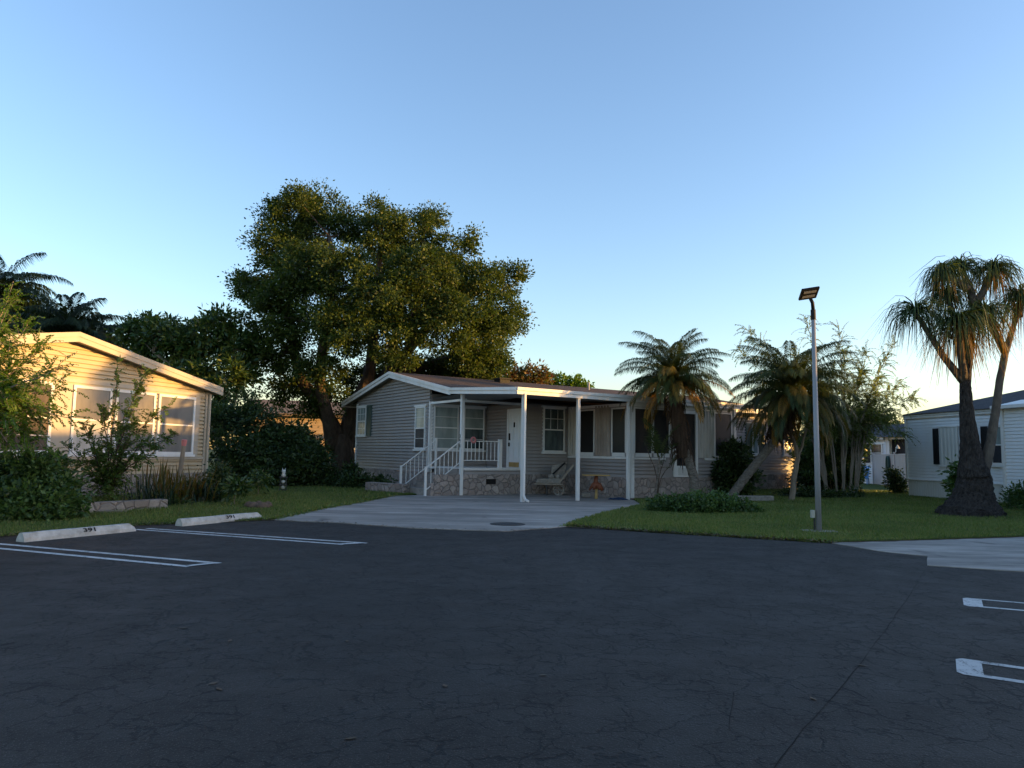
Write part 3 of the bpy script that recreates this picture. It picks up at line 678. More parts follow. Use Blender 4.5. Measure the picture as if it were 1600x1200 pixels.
# --- sunroom: front wall
ff = Fr((US, VS), (0, 1), (1, 0))
vx = lambda px: v_on_u(px, 700, US)[0] - VS
ff.box(b, 0.06, VE - VS - .05, 0, .03, 3.12, 3.26); ff.box(b, 0.06, 1.55, 0, .045, 1.335, 1.40); ff.box(b, vx(1100), VE - VS - .05, 0, .045, 1.335, 1.415)
b.build('sunroom_trim', M['white'], home)
open_panel(ff, 0.08, vx(1018.5)); open_panel(ff, vx(1018.7), vx(1046))
b = MB(); e0, e1 = vx(1051), vx(1088); ff.box(b, e0, e0 + .12, 0, .08, .74, 3.1); ff.box(b, e1 - .1, e1, 0, .08, .74, 3.1); ff.box(b, e0 + .12, e1 - .1, 0, .075, .74, 1.13); ff.box(b, e0 + .12, e1 - .1, 0, .06, 2.98, 3.1)
sd = b.build('screen_door', M['white'], home)
b = MB(); ff.box(b, e0 + .117, e1 - .097, 0, .03, 1.13, 2.98); b.build('pane', M['dark'], sd)
b = MB(); ff.box(b, e0 + .2, e1 - .18, .075, .086, .8, 1.06); b.build('kick_plate', M['stormpanel'], sd)
corrugated(ff, home, vx(1089), vx(1114), 1.42, 3.12, 'panel'); open_panel(ff, vx(1115), vx(1143), 1.5, 3.1, 'screen')
# --- right wing window with green shutters
fw_ = Fr((UD, VE), (0, 1), (1, 0)); qx = lambda px: v_on_u(px, 690, UD)[0] - VE
window(fw_, home, qx(1173), qx(1182.5), 1.62, 3.0, 'blind', None, (.5,)); shutter(fw_, home, qx(1164), qx(1172.6), 1.6, 3.02, 'greenshut'); shutter(fw_, home, qx(1183), qx(1192), 1.6, 3.02, 'greenshut')
window(fw_, home, qx(1222), qx(1234), 1.62, 3.0, 'blind', None, (.5,))
# --- porch rail and steps
def rail(a, c, n, name='railing', posts=(), h0=0.26, h1=0.93):
    b = MB(); a = np.array(a, float); c = np.array(c, float)
    up = np.array([0, 0, 1.0]); b.beam(a + up * h1, c + up * h1, .04, .03); b.beam(a + up * h0, c + up * h0, .03, .025)
    for i in range(1, n + 1):
        p = a + (c - a) * i / (n + 1); b.beam(p + up * h0, p + up * h1, .018, .018, (1, 0, 0))
    for (p, z0, z1) in posts: b.beam((p[0], p[1], z0), (p[0], p[1], z1), .065, .065, (1, 0, 0))
    return b.build(name, M['white'], home)
rail((UD - .03, -.02, .935), (UD - .03, 1.4, .935), 8)
b = MB(); b.box(UD - .09, UD + .03, 1.4, 1.52, .93, 1.95); b.build('rail_post', M['white'], home)
b = MB(); b.box(UD - .3, UD - .24, 1.62, 1.66, .94, 1.2)
SL, SR = -5.55, -3.6
for nm, u in (('stair_rail', SL), ('stair_rail', SR)):
    rail((u, -1.42, .0), (u, -.14, .93), 7, nm, [((u, -1.46), 0.0, .98)] + ([((u, -.1), .5, 1.98)] if u == SL else []), .22, .95)
b = MB()
for i, (v0, z) in enumerate(((-1.3, .22), (-.92, .45), (-.54, .68), (-.2, .9))): b.box(SL + .12, SR - .1, v0, -.035, z - .235 if i else -.1, z)
b.build('step', M['concrete'], home)
b = MB(); b.box(SR - .1, SR + .05, -1.05, -.2, -.1, .66); b.box(SR - .1, SR + .05, -1.28, -1.05, -.1, .42); b.build('step_cheek', M['stone'], home)
# ================================================================== left cream home
A2 = G(120, 779)[:2]; LA = math.radians(19.0)
ta = np.array([math.sin(LA), math.cos(LA)]); na = np.array([ta[1], -ta[0]])
rzl = math.atan2(ta[1], ta[0])
lh = thing('sunlit_home', 'cream home at the left edge with white gable trim and wide shaded windows', 'house', (A2[0], A2[1], 0), rzl)
# local x = along wall (away from camera), y = -outward (into the house); outward is -y
fl = Fr((0, 0), (1, 0), (0, -1))
S0, S1, PK = -7.6, 4.85, -0.6
def lz(s): return 4.55 - (s - PK) * (4.55 - 3.53) / (5.15 - PK) if s >= PK else 4.55 - (PK - s) * 0.185
b = MB()
def lprof(z):
    zz = z + 0.16
    hi = S1 if zz <= lz(S1) else PK + (4.55 - zz) * (5.15 - PK) / (4.55 - 3.53)
    lo = S0 if zz <= lz(S0) else PK - (4.55 - zz) / 0.185
    return lo - S0, max(hi, lo) - S0
siding(b, (S0, 0), (1, 0), (0, -1), S1 - S0, 0.64, 4.36, lprof)
siding(b, (S1, 0), (0, 1), (1, 0), 12.0, 0.64, 3.36)
b.box(S0 + .01, S1 - .01, .01, 12, 0.2, 3.3); b.add([(S0, 0.012, 3.2), (S1, .012, 3.2), (S1, .012, 3.36), (PK, .012, 4.36), (S0, .012, 3.2)], [(0, 1, 2, 3)])
b.build('wall', M['siding2'], lh)
b = MB(); b.box(S0, S1 + .01, -.055, .05, -.1, .64); b.box(S1 - .05, S1 + .025, .05, 12, -.1, .64); b.build('stone_skirt', M['palestone'], lh)
b = MB()
def lroof(mb, s0, z0, s1, z1, th=.05):
    y0, y1 = -.34, 12.3
    mb.add([(s0, y0, z0), (s1, y0, z1), (s1, y1, z1), (s0, y1, z0), (s0, y0, z0 - th), (s1, y0, z1 - th), (s1, y1, z1 - th), (s0, y1, z0 - th)], [(0, 1, 2, 3), (7, 6, 5, 4), (0, 4, 5, 1), (2, 6, 7, 3), (1, 5, 6, 2), (3, 7, 4, 0)])
lroof(b, S0 - .4, lz(S0 - .4), PK, 4.55); lroof(b, PK, 4.55, 5.15, 3.53); b.build('roof', M['rooft'], lh)
b = MB()
for (sa, sb) in ((S0 - .4, PK), (PK, 5.16)):
    for (dz0, dz1, y) in ((.02, -.11, -.385), (-.11, -.25, -.365)):
        za, zb = lz(sa), lz(sb)
        b.add([(sa, y, za + dz0), (sb, y, zb + dz0), (sb, y, zb + dz1), (sa, y, za + dz1), (sa, -.33, za + dz0), (sb, -.33, zb + dz0), (sb, -.33, zb + dz1), (sa, -.33, za + dz1)], [(3, 2, 1, 0), (4, 5, 6, 7), (0, 1, 5, 4), (1, 2, 6, 5), (2, 3, 7, 6), (3, 0, 4, 7)])
b.box(5.12, 5.2, -.34, 12.3, lz(5.15) - .22, lz(5.15) + .015)
b.build('fascia', M['cream'], lh)
b = MB(); b.add([(S0, -.34, lz(S0) - .2), (PK, -.34, 4.34), (PK, 0.01, 4.34), (S0, .01, lz(S0) - .2)], [(0, 1, 2, 3)]); b.add([(PK, -.34, 4.34), (5.12, -.34, 3.33), (5.12, .01, 3.33), (PK, .01, 4.34)], [(0, 1, 2, 3)])
b.build('soffit', M['cream'], lh)
b = MB(); fl.box(b, S1 - .16, S1 + .03, 0, .08, .64, 3.36); fl.box(b, S1 - .62, S1 - .42, 0, .072, 1.1, 3.2); fl.box(b, S0, S1 - .2, 0, .07, 3.2, 3.3); b.build('corner_trim', M['cream'], lh)
b = MB(); b.tube([fl.p(S1 - .02, .12, 3.3), fl.p(S1 - .02, .12, .2)], .05); b.build('downspout', M['cream'], lh)
for (s0, s1, up, lo) in ((-6.3, -3.8, 'louver', 'louver'), (-3.6, -1.02, 'louver', 'louver'), (-.42, .86, 'shade', 'panel'), (1.0, 2.5, 'shade', 'shade'), (2.62, 4.2, 'shade', 'shade')):
    window(fl, lh, s0, s1, 1.24, 3.14, up, lo, (.5,), (), .08, True, False, [('h', .25)] if up == 'louver' else [], 'white')
b = MB(); fl.box(b, -1.0, -.44, 0, .08, 1.2, 3.15); b.build('pilaster', M['cream'], lh)
b = MB(); fl.box(b, S0, S1, 0, .09, 1.08, 1.16); b.build('sill_band', M['cream'], lh)

# low planter wall of pale stone before the cream home
pw = MB(); pa, pb = G(95, 806)[:2], G(262, 796)[:2]; t_ = unit(pb - pa); n_ = np.array([-t_[1], t_[0]])
for i in range(1): 
    q = [pa, pb, pb + n_ * .3, pa + n_ * .3]; pw.prism([tuple(x) for x in q], -.1, .24)
tag(pw.build('planter_wall', M['palestone'], bevel=.02), 'low pale stone planter wall in front of the cream home', 'garden wall')

# ================================================================== far tan home behind the oak
C4 = Y(390, 715, 45.0)[:2]; D4 = Y(660, 715, 47.5)[:2]
t4 = unit(D4 - C4); L4 = float(np.linalg.norm(D4 - C4)); rz4 = math.atan2(t4[1], t4[0])
fh = thing('far_home', 'tan home behind the live oak, partly hidden by shrubs', 'house', (C4[0], C4[1], 0), rz4)
f4 = Fr((0, 0), (1, 0), (0, -1)); b = MB(); siding(b, (0, 0), (1, 0), (0, -1), L4, .75, 3.7, None, .16, .045); b.box(.01, L4, .01, 8, .1, 3.68); b.build('wall', M['siding4'], fh)
b = MB(); b.box(0, L4, -.04, .01, 0, .75); b.build('skirt', M['white'], fh)
b = MB(); b.add([(-.5, -.5, 3.65), (L4 + .5, -.5, 3.65), (L4 + .5, 4, 4.75), (-.5, 4, 4.75), (L4 + .5, 8.5, 3.65), (-.5, 8.5, 3.65), (-.5, -.5, 3.5), (L4 + .5, -.5, 3.5)], [(0, 1, 2, 3), (3, 2, 4, 5), (6, 7, 1, 0), (0, 3, 5), (1, 4, 2), (6, 5, 4, 7)]); b.build('roof', M['rooft'], fh)
window(f4, fh, 6.2, 7.0, 1.6, 3.0, 'glass', None, (.5,)); window(f4, fh, 2.2, 3.4, 1.6, 3.0, 'glass', None, (.5,))

# ================================================================== white home on the right
B3 = G(1575, 789)[:2]; RA = math.radians(-8.0)
tb = np.array([math.sin(RA), math.cos(RA)]); rzb = math.atan2(tb[1], tb[0])
rh = thing('white_home', 'long white home with dark hip roof and black shutters behind the ponytail palm', 'house', (B3[0], B3[1], 0), rzb)
# local x = away from camera, y = +left of that direction = towards the lawn (outward)
f3 = Fr((0, 0), (1, 0), (0, 1)); XF, XN, DEP = 5.05, -26.0, -7.2  # unseen near end lengthened to block low sun from the lot
b = MB(); siding(b, (-.32, 0), (1, 0), (0, 1), XF + .32, .7, 3.16, None, .115, .026); siding(b, (XF, 0), (0, -1), (1, 0), 7.2, .7, 3.16, None, .115, .026)
siding(b, (XN, .34), (1, 0), (0, 1), -.33 - XN, .32, 3.3, None, .115, .026)
b.box(XN, XF - .01, DEP, -.01, .1, 3.1); b.box(XN, -.34, -.05, .32, .1, 3.3); b.build('wall', M['siding3'], rh)
corrugated(f3, rh, -.3, XF, -.1, .7, 'stormpanel', 'skirt', .13, .012, .005)
b = MB(); f3.box(b, -.3, XF + .03, 0, .065, .675, .715); f3.box(b, XF - .02, XF + .07, -.03, .07, .7, 3.16); f3.box(b, -.3, XF + .1, 0, .08, 3.16, 3.25); f3.box(b, -.3, XF + .12, 0, .11, 3.25, 3.33)
b.build('white_trim', M['white'], rh)
b = MB(); e, yo, yi = XF + .16, .16, DEP - .3; xr = 2.6; yr = -3.6; zr = 4.35; ze = 3.335
b.add([(XN, yo, ze), (e, yo, ze), (xr, yr, zr), (XN, yr, zr), (e, yi, ze), (XN, yi, ze)], [(0, 1, 2, 3), (1, 4, 2), (3, 2, 4, 5)])
b.add([(XN, yo, ze - .02), (e, yo, ze - .02), (e, yi, ze - .02), (XN, yi, ze - .02)], [(0, 1, 2, 3)]); b.add([(XN, yo, ze), (XN, yr, zr), (XN, yi, ze)], [(0, 1, 2)])
b.build('roof', M['roofg'], rh)
b = MB(); b.add([(XN, .55, 3.36), (-.1, .55, 3.36), (-.1, -.6, 3.62), (XN, -.6, 3.62)], [(0, 1, 2, 3)]); b.box(XN, -.1, .5, .62, 3.26, 3.37); b.build('gutter', M['white'], rh)
downspout(rh, [f3.p(-.08, .5, 3.3), f3.p(-.1, .3, 3.08), f3.p(-.26, .1, 2.9), f3.p(-.26, .1, .1)], .09)
b = MB(); f3.box(b, -.40, -.3, .01, .42, .3, 3.26); b.build('corner_trim', M['white'], rh)
shutter(f3, rh, 3.18, 3.46, 1.33, 2.72, 'blackshut')
w = corrugated(f3, rh, 2.15, 3.15, 1.32, 2.74, 'stormpanel', 'storm_panel', .2, .03, .06)
b = MB(); f3.box(b, 2.1, 3.2, 0, .1, 1.24, 1.315); f3.box(b, 2.1, 3.2, 0, .1, 2.745, 2.8); b.build('panel_track', M['white'], rh)
shutter(f3, rh, .72, 1.0, 1.33, 2.72, 'blackshut')
window(f3, rh, .0, .55, 1.36, 2.74, 'blind', 'screen', (.5,), (), .07)

# ================================================================== far shed, fence, chair, hose post between the homes
shp = [Y(1338, 700, 46.0), Y(1424, 700, 43.0)]
ts = unit(shp[1][:2] - shp[0][:2]); Ls = float(np.linalg.norm(shp[1][:2] - shp[0][:2])); rzs = math.atan2(ts[1], ts[0])
sh = thing('back_cottage', 'small pale cottage with screened porch seen beyond the grey fence', 'house', (shp[0][0], shp[0][1], 0), rzs)
f5 = Fr((0, 0), (1, 0), (0, -1)); b = MB(); siding(b, (-4, 0), (1, 0), (0, -1), 5.95, .0, 2.75, None,   .15, .045); b.box(-4, 1.94, .01, 6, 0, 2.72); b.build('wall', M['siding3'], sh)
b = MB(); b.box(1.95, 6, .6, 6, 0, 2.7); b.build('screen_porch', M['screen'], sh)
b = MB(); b.box(1.95, 2.15, -.02, .1, 0, 2.75); b.box(3.3, 3.36, .5, .58, 0, 2.72); b.box(1.95, 6, -.1, .1, 2.7, 2.86); b.box(-4.2, 1.95, -.3, -.2, 2.68, 2.82); b.build('porch_frame', M['white'], sh)
b = MB(); b.add([(-4.4, -.4, 2.8), (6.2, -.4, 2.84), (6.2, 3, 3.75), (-4.4, 3, 3.75), (6.2, 6.4, 2.8), (-4.4, 6.4, 2.8)], [(0, 1, 2, 3), (3, 2, 4, 5), (0, 3, 5), (1, 4, 2), (0, 5, 4, 1)]); b.build('roof', M['roofg'], sh)
window(f5, sh, 1.0, 1.75, 1.3, 2.45, 'glass', None, (.5,)); shutter(f5, sh, .55, .95, 1.28, 2.46, 'blackshut')
fa, fb = G(1366, 757)[:2], np.array([G(1424, 767)[0] + .3, G(1424, 767)[1]])
tf = unit(fb - fa); Lf = float(np.linalg.norm(fb - fa)); rzf = math.atan2(tf[1], tf[0])
fn = thing('privacy_fence', 'grey vinyl privacy fence beside the white home', 'fence', (fa[0], fa[1], 0), rzf)
b = MB(); b.box(0, Lf, -.025, .025, .05, 1.72); n = int(Lf / .18)
for i in range(n): b.box(i * Lf / n + .012, (i + 1) * Lf / n - .004, -.033, -.025, .08, 1.70)
b.build('panel', M['fence'], fn)
b = MB(); b.box(0, Lf, -.05, .05, 1.72, 1.8); b.build('top_rail', M['fence'], fn)
for i in range(3):
    b = MB(); x = [0.0, Lf * .56, Lf][i]; b.box(x - .07, x + .07, -.07, .07, 0, 1.86); b.box(x - .09, x + .09, -.09, .09, 1.86, 1.9); b.build('fence_post', M['fence'], fn)
# bird house ornament on the fence
p = Y(1404, 711, 36.0 if False else float(fa[1] + (fb - fa)[1] * .62)); q = fa + (fb - fa) * .62
bh = thing('bird_house', 'tiny black and white bird house on top of the grey fence', 'bird house', (q[0], q[1], 1.8), rzf)
b = MB(); b.box(-.13, .13, -.1, .1, 0, .06); b.prism([(-.09, -.08), (.09, -.08), (.09, .08), (-.09, .08)], .06, .28); b.build('house_body', M['black'], bh)
b = MB(); b.lathe((0, 0, .28), [(.12, 0), (.09, .08), (.05, .14), (.02, .2)], 8); b.build('roof', M['box'], bh); b = MB(); b.box(-.05, .05, -.1, -.08, .1, .24); b.build('front_panel', M['ceramic'], bh)
# hose hanging on the fence
q = fa + (fb - fa) * .42 - np.array([0.1, .12]); hp = thing('garden_hose', 'dark green garden hose coiled on a rack on the grey fence', 'hose', (q[0], q[1], 0), rzf)
b = MB()
for k in range(4):
    r = .3 + .02 * k; b.tube([(r * .7 * math.cos(a), -.03 * k, 1.05 + .62 * math.sin(a)) for a in np.linspace(0, 2 * math.pi, 22)], .035, 6)
b.build('hose_coil', M['hose'], hp); b = MB(); b.box(-.06, .06, .0, .1, 1.4, 1.75); b.build('hanger', M['box'], hp)
# white post
q = G(1381, 757)[:2]; b = MB(); b.lathe((q[0], q[1] - .35, 0), [(.14, 0), (.14, .1), (.11, .12), (.11, .8), (.14, .82), (.12, .9), (.02, .94)], 10)
tag(b.build('garden_post', M['white']), 'short white round post on the grass before the grey fence', 'post')
# blue chair
q = G(1349, 757)[:2]; bc = thing('garden_chair', 'bright blue plastic chair at the far end of the lawn', 'chair', (q[0], q[1], 0), -.6)
b = MB(); b.add([(-.26, -.25, .40), (.26, -.25, .40), (.24, .25, .36), (-.24, .25, .36), (-.26, -.25, .37), (.26, -.25, .37), (.24, .25, .33), (-.24, .25, .33)], [(0, 1, 2, 3), (7, 6, 5, 4), (0, 4, 5, 1), (1, 5, 6, 2), (2, 6, 7, 3), (3, 7, 4, 0)]); b.build('seat', M['blue'], bc)
b = MB()
for k in range(5): b.beam((-.2 + k * .1, .23, .36), (-.24 + k * .12, .5, 1.08), .09, .025)
b.beam((-.22, .4, .8), (.22, .4, .8), .03, .06); b.build('backrest', M['blue'], bc)
for sx_ in (-1, 1):
    b = MB(); b.beam((sx_ * .3, -.28, .6), (sx_ * .29, .36, .62), .09, .03); b.build('armrest', M['blue'], bc)
    for yy, lean in ((-.24, -.05), (.24, .12)):
        b = MB(); b.beam((sx_ * .25, yy + lean, 0), (sx_ * .25, yy, .60 if yy < 0 else .4), .05, .05, (1, 0, 0)); b.build('leg', M['blue'], bc)

# ================================================================== lamp post with solar head
q = G(1279.5, 832); pole = thing('street_lamp', 'tall grey pole lamp with black solar panel head at the lawn edge', 'street lamp', (q[0], q[1], 0.0), 0)
dep = q[1]; toZ = lambda py, px=1275: float(Y(px, py, dep)[2])
b = MB(); zt = toZ(498); b.tube([(0, 0, .02), (-.008, 0, 1.5), (-.02, 0, zt)], [.058, .052, .04], 16); b.build('pole', M['galv'], pole, True)
b = MB(); b.prism([(-.36, -.18), (.3, -.24), (.36, .14), (-.3, .2)], .0, .042); b.build('base_slab', M['stonegrey'], pole, bevel=.01)
b = MB(); b.box(-.155, -.085, -.05, .03, toZ(809), toZ(797)); j = b.build('junction_box', M['box'], pole, bevel=.006)
b = MB(); b.tube([(-.085, 0, .03), (-.085, 0, toZ(800))], .017, 8); b.build('conduit', M['iron'], pole)
b = MB(); z1, z2, z3 = toZ(498), toZ(484), toZ(467); b.tube([(-.02, 0, z1 - .02), (-.022, 0, z2)], .05, 14); b.build('collar', M['black'], pole)
b = MB(); b.tube([(-.022, 0, z2), (-.03, 0, (z2 + z3) / 2 + .03), (-.085, -.03, z3)], [.036, .036, .034], 12); b.build('neck', M['black'], pole, True)
hd = MB(); vs = []
ctr = Y(1264, 458.5, dep) - np.array([q[0], q[1], 0])
ux = Y(1277, 455.5, dep - .05) - Y(1249, 459.8, dep - .05); ux = unit(ux)
fw = np.array([-.18, -.86, .50]); fw = unit(fw - ux * (fw @ ux)); up_ = np.cross(ux, fw)
if up_[2] < 0: up_ = -up_
hw2, hd2 = .18, .155
for zz in (-.02, .02):
    for i, jj in ((-1, -1), (1, -1), (1, 1), (-1, 1)): vs.append(ctr + ux * i * hw2 + fw * jj * hd2 + up_ * zz)
hd.add(vs, [(3, 2, 1, 0), (4, 5, 6, 7), (0, 1, 5, 4), (1, 2, 6, 5), (2, 3, 7, 6), (3, 0, 4, 7)]); hp_ = hd.build('lamp_head', M['black'], pole)
b = MB()
for k, (a_, c_) in enumerate(((-.1, -.03), (.03, .1))):
    vs = [ctr + ux * i * .13 + fw * f_ - up_ * .024 for i, f_ in ((-1, a_), (1, a_), (1, c_), (-1, c_))] + [ctr + ux * i * .13 + fw * f_ - up_ * .0205 for i, f_ in ((-1, a_), (1, a_), (1, c_), (-1, c_))]
    b.add(vs, [(3, 2, 1, 0), (4, 5, 6, 7), (0, 1, 5, 4), (1, 2, 6, 5), (2, 3, 7, 6), (3, 0, 4, 7)])
b.build('diffuser', M['galv'], hp_)

# ================================================================== things in the carport
q = W(-2.75, 3.15); wb = thing('wheelbarrow', 'weathered stone ornament cart with raised handle under the carport', 'wheelbarrow', (q[0], q[1], .012), math.radians(-4))
b = MB(); prof = [(-.62, .42), (-.55, .58), (.25, .60), (.3, .42)]
b.add([(x, y, z) for y in (-.22, .22) for x, z in prof], [(0, 1, 2, 3), (7, 6, 5, 4), (0, 4, 5, 1), (1, 5, 6, 2), (2, 6, 7, 3), (3, 7, 4, 0)]); b.build('tray', M['stonegrey'], wb, bevel=.03)
b = MB(); b.box(-.66, .34, -.24, .24, .37, .42); b.build('tray_base', M['wood'], wb)
for sy in (-.2, .2):
    b = MB(); b.beam((.2, sy, .44), (.72, sy, 1.08), .07, .05, (0, 1, 0)); b.build('handle', M['wood'], wb)
    b = MB(); b.beam((-.22, sy, 0), (-.22, sy, .4), .05, .05, (1, 0, 0)); b.build('leg', M['iron'], wb)
b = MB(); b.tube([(.2 + .18 * math.cos(a), 0, .19 + .18 * math.sin(a)) for a in np.linspace(0, 2 * math.pi, 20)], .032, 8); b.beam((.2, 0, .02), (.2, 0, .36), .03, .03, (1, 0, 0)); b.beam((.03, 0, .19), (.37, 0, .19), .03, .03); b.build('wheel', M['stonegrey'], wb)
for (x, y, r, s_) in ((-.06, -.1, .13, 1.0), (.16, -.12, .1, .8)):
    b = MB(); b.lathe((q[0] + x, q[1] + y, .6), [(r * .8, 0), (r, .06), (r * .7, .14), (.01, .16)], 10)
    tag(b.build('rock', M['stonegrey'], smooth=True), 'rounded brown rock on the cart tray, %s' % ('nearer its middle' if x < 0 else 'next to the handle'), 'rock')
t = thing('carved_slab', 'flat carved stone slab leaning upright on the ornament cart', 'stone slab', (q[0] + .12, q[1] + .06, .61), 0)
b = MB(); b.add([(-.2, -.05, 0), (.22, -.05, 0), (.36, .08, .42), (.2, .1, .52), (-.16, .1, .44), (-.2, 0, 0), (.22, 0, 0), (.36, .14, .42), (.2, .15, .52), (-.16, .15, .44)], [(4, 3, 2, 1, 0), (5, 6, 7, 8, 9), (0, 1, 6, 5), (1, 2, 7, 6), (2, 3, 8, 7), (3, 4, 9, 8), (4, 0, 5, 9)]); b.build('slab', M['stonegrey'], t)
b = MB(); b.beam((-.26, -.12, .02), (.3, -.06, .56), .06, .05, (0, 1, 0)); b.build('strut', M['black'], t)
q = Y(932, 783, W(0, 3.3)[1] + .35)[:2]; q = G(933, 781)[:2]; tb_ = thing('side_table', 'yellow topped side table on an orange tree shaped pedestal under the carport', 'table', (q[0], q[1] + .25, .012), 0)
sc = 1.0; b = MB(); b.prism([(-.46, -.2), (.44, -.2), (.44, .22), (-.46, .22)], .76, .80); b.build('tabletop', M['tablewood'], tb_, bevel=.01)
b = MB(); b.tube([(-.01, 0, .01), (0, 0, .2), (.0, 0, .45)], [.055, .045, .05], 8); b.build('foot', M['tablewood'], tb_)
b = MB(); b.tube([(0, 0, .34), (-.02, 0, .55), (.0, 0, .77)], [.075, .07, .06], 8)
for a, ln, dz in ((.2, .24, -.1), (2.9, .24, -.12), (3.6, .16, -.04), (.9, .14, .1), (2.3, .14, .12), (-.4, .2, -.14), (4.2, .2, -.1), (5.2, .18, -.1)):
    e_ = (ln * math.cos(a), ln * .6 * math.sin(a), .46 + dz - .06); b.tube([(0, 0, .5), (e_[0] * .5, e_[1] * .5, .5 + dz * .3), e_], [.07, .06, .03], 7)
b.build('pedestal', M['orange'], tb_, True)
q = G(917, 778)[:2]; b = MB(); b.prism([(q[0] - .16, q[1] + .1), (q[0] + .14, q[1] + .1), (q[0] + .14, q[1] + .32), (q[0] - .16, q[1] + .32)], .012, .17); tag(b.build('stone_block', M['stonegrey'], bevel=.03), 'small pale stone block on the slab left of the side table', 'stone')
q = G(967, 782)[:2]; rg = np.random.default_rng(5); b = MB(); n = 9; vs = []; fs = []
for i in range(n):
    for j in range(n):
        x = -.32 + .64 * i / (n - 1); y = -.16 + .32 * j / (n - 1); vs.append((q[0] + x, q[1] + .2 + y, .014 + max(0, .07 * (1 - (x / .34) ** 2) * (1 - (y / .18) ** 2) + rg.normal(0, .012))))
for i in range(n - 1):
    for j in range(n - 1): fs.append((i * n + j, (i + 1) * n + j, (i + 1) * n + j + 1, i * n + j + 1))
b.add(vs, fs); tag(b.build('crumpled_tarp', M['bluetarp'], smooth=True), 'crumpled dark blue tarp on the slab beside the white carport post', 'tarp')
# small pink wreath on the porch rail
q = W(UD + .05, .32, 1.9); wr = MB(); wr.tube([(q[0] + .085 * math.cos(a) * d2[0], q[1] + .085 * math.cos(a) * d2[1], q[2] + .085 * math.sin(a)) for a in np.linspace(0, 2 * math.pi, 16)], .035, 7)
tag(wr.build('wreath', M['woodp'], smooth=True), 'small faded pink wreath hanging on the porch rail', 'wreath')

# ================================================================== garden bits on the left
q = G(277, 768); q = Y(277, 764, 21.5); qt = Y(288.5, 687, 21.3); st = thing('garden_stake', 'leaning wooden stake with a pink painted top beside the cream home', 'stake', (q[0], q[1], 0), 0)
b = MB(); e_ = np.array([qt[0] - q[0], qt[1] - q[1], qt[2]]); b.tube([(0, 0, 0), tuple(e_ * .9)], [.075, .06], 9); b.build('stake_shaft', M['wood'], st)
b = MB(); b.tube([tuple(e_ * .9), tuple(e_ * 1.0)], [.066, .075], 9); b.build('painted_top', M['woodp'], st)
q = G(442, 768); ln_ = thing('lantern', 'small dark garden lantern with white cat figure on top by the shrubs', 'lantern', (q[0], q[1], .03), .3)
b = MB()
for sx_ in (-1, 1):
    for sy in (-1, 1): b.box(sx_ * .1 - .015, sx_ * .1 + .015, sy * .1 - .015, sy * .1 + .015, 0, .44)
b.box(-.13, .13, -.13, .13, 0, .04); b.box(-.13, .13, -.13, .13, .2, .23); b.box(-.14, .14, -.14, .14, .44, .48); b.build('frame', M['iron'], ln_)
for z in (.06, .25): b = MB(); b.lathe((0, 0, z), [(.04, 0), (.07, .05), (.06, .1), (.01, .13)], 10); b.build('ball', M['ceramic'], ln_, True)
b = MB(); b.lathe((0, 0, .48), [(.06, 0), (.075, .06), (.05, .13), (.07, .17), (.065, .22), (.01, .25)], 10); b.add([(-.065, 0, .66), (-.02, 0, .72), (-.055, 0, .80), (.065, 0, .66), (.02, 0, .72), (.055, 0, .80), (-.045, .03, .68), (.045, .03, .68)], [(0, 1, 2), (3, 5, 4), (0, 2, 6), (1, 6, 2), (3, 7, 5), (4, 5, 7)]); b.build('figure', M['ceramic'], ln_, True)
for i, (px, py) in enumerate(((396, 795), (404, 793), (411, 796), (418, 794), (389, 794))):
    q = G(px, py); rg = random.Random(i); b = MB(); r = .11 + rg.random() * .05; b.lathe((q[0], q[1], .02), [(r, 0), (r * 1.05, .05), (r * .7, .12), (.02, .15)], 8)
    tag(b.build('garden_rock', M['rockbrown'], smooth=True), 'small brown rock in the ring round the lawn sapling', 'rock', 'rocks ringed on the left lawn')
q = G(147, 803); b = MB(); b.prism([(q[0] - .5, q[1] - .05), (q[0] + .62, q[1] + .1), (q[0] + .6, q[1] + .2), (q[0] - .52, q[1] + .05)], .0, .07); tag(b.build('edging_board', M['wood'], bevel=.008), 'pale wooden edging board in the grass by the slender tree', 'edging')
q = Y(1195, 783, 24.5); b = MB(); b.prism([(q[0] - .9, q[1]), (q[0] + .45, q[1] + .4), (q[0] + .4, q[1] + .7), (q[0] - .95, q[1] + .3)], 0, .2); tag(b.build('edging_block', M['stonegrey'], bevel=.02), 'low grey stone edging block under the leaning palm', 'edging')
q0, q1 = Y(570, 770, 27.0)[:2], Y(640, 772, 25.6)[:2]; t_ = unit(q1 - q0); n_ = np.array([-t_[1], t_[0]]); b = MB(); b.prism([tuple(q0), tuple(q1 - t_ * .3), tuple(q1 - t_ * .3 + n_ * .3), tuple(q0 + n_ * .3)], 0, .34); tag(b.build('bed_wall', M['stone'], bevel=.02), 'low stone bed wall below the taupe gable', 'garden wall')
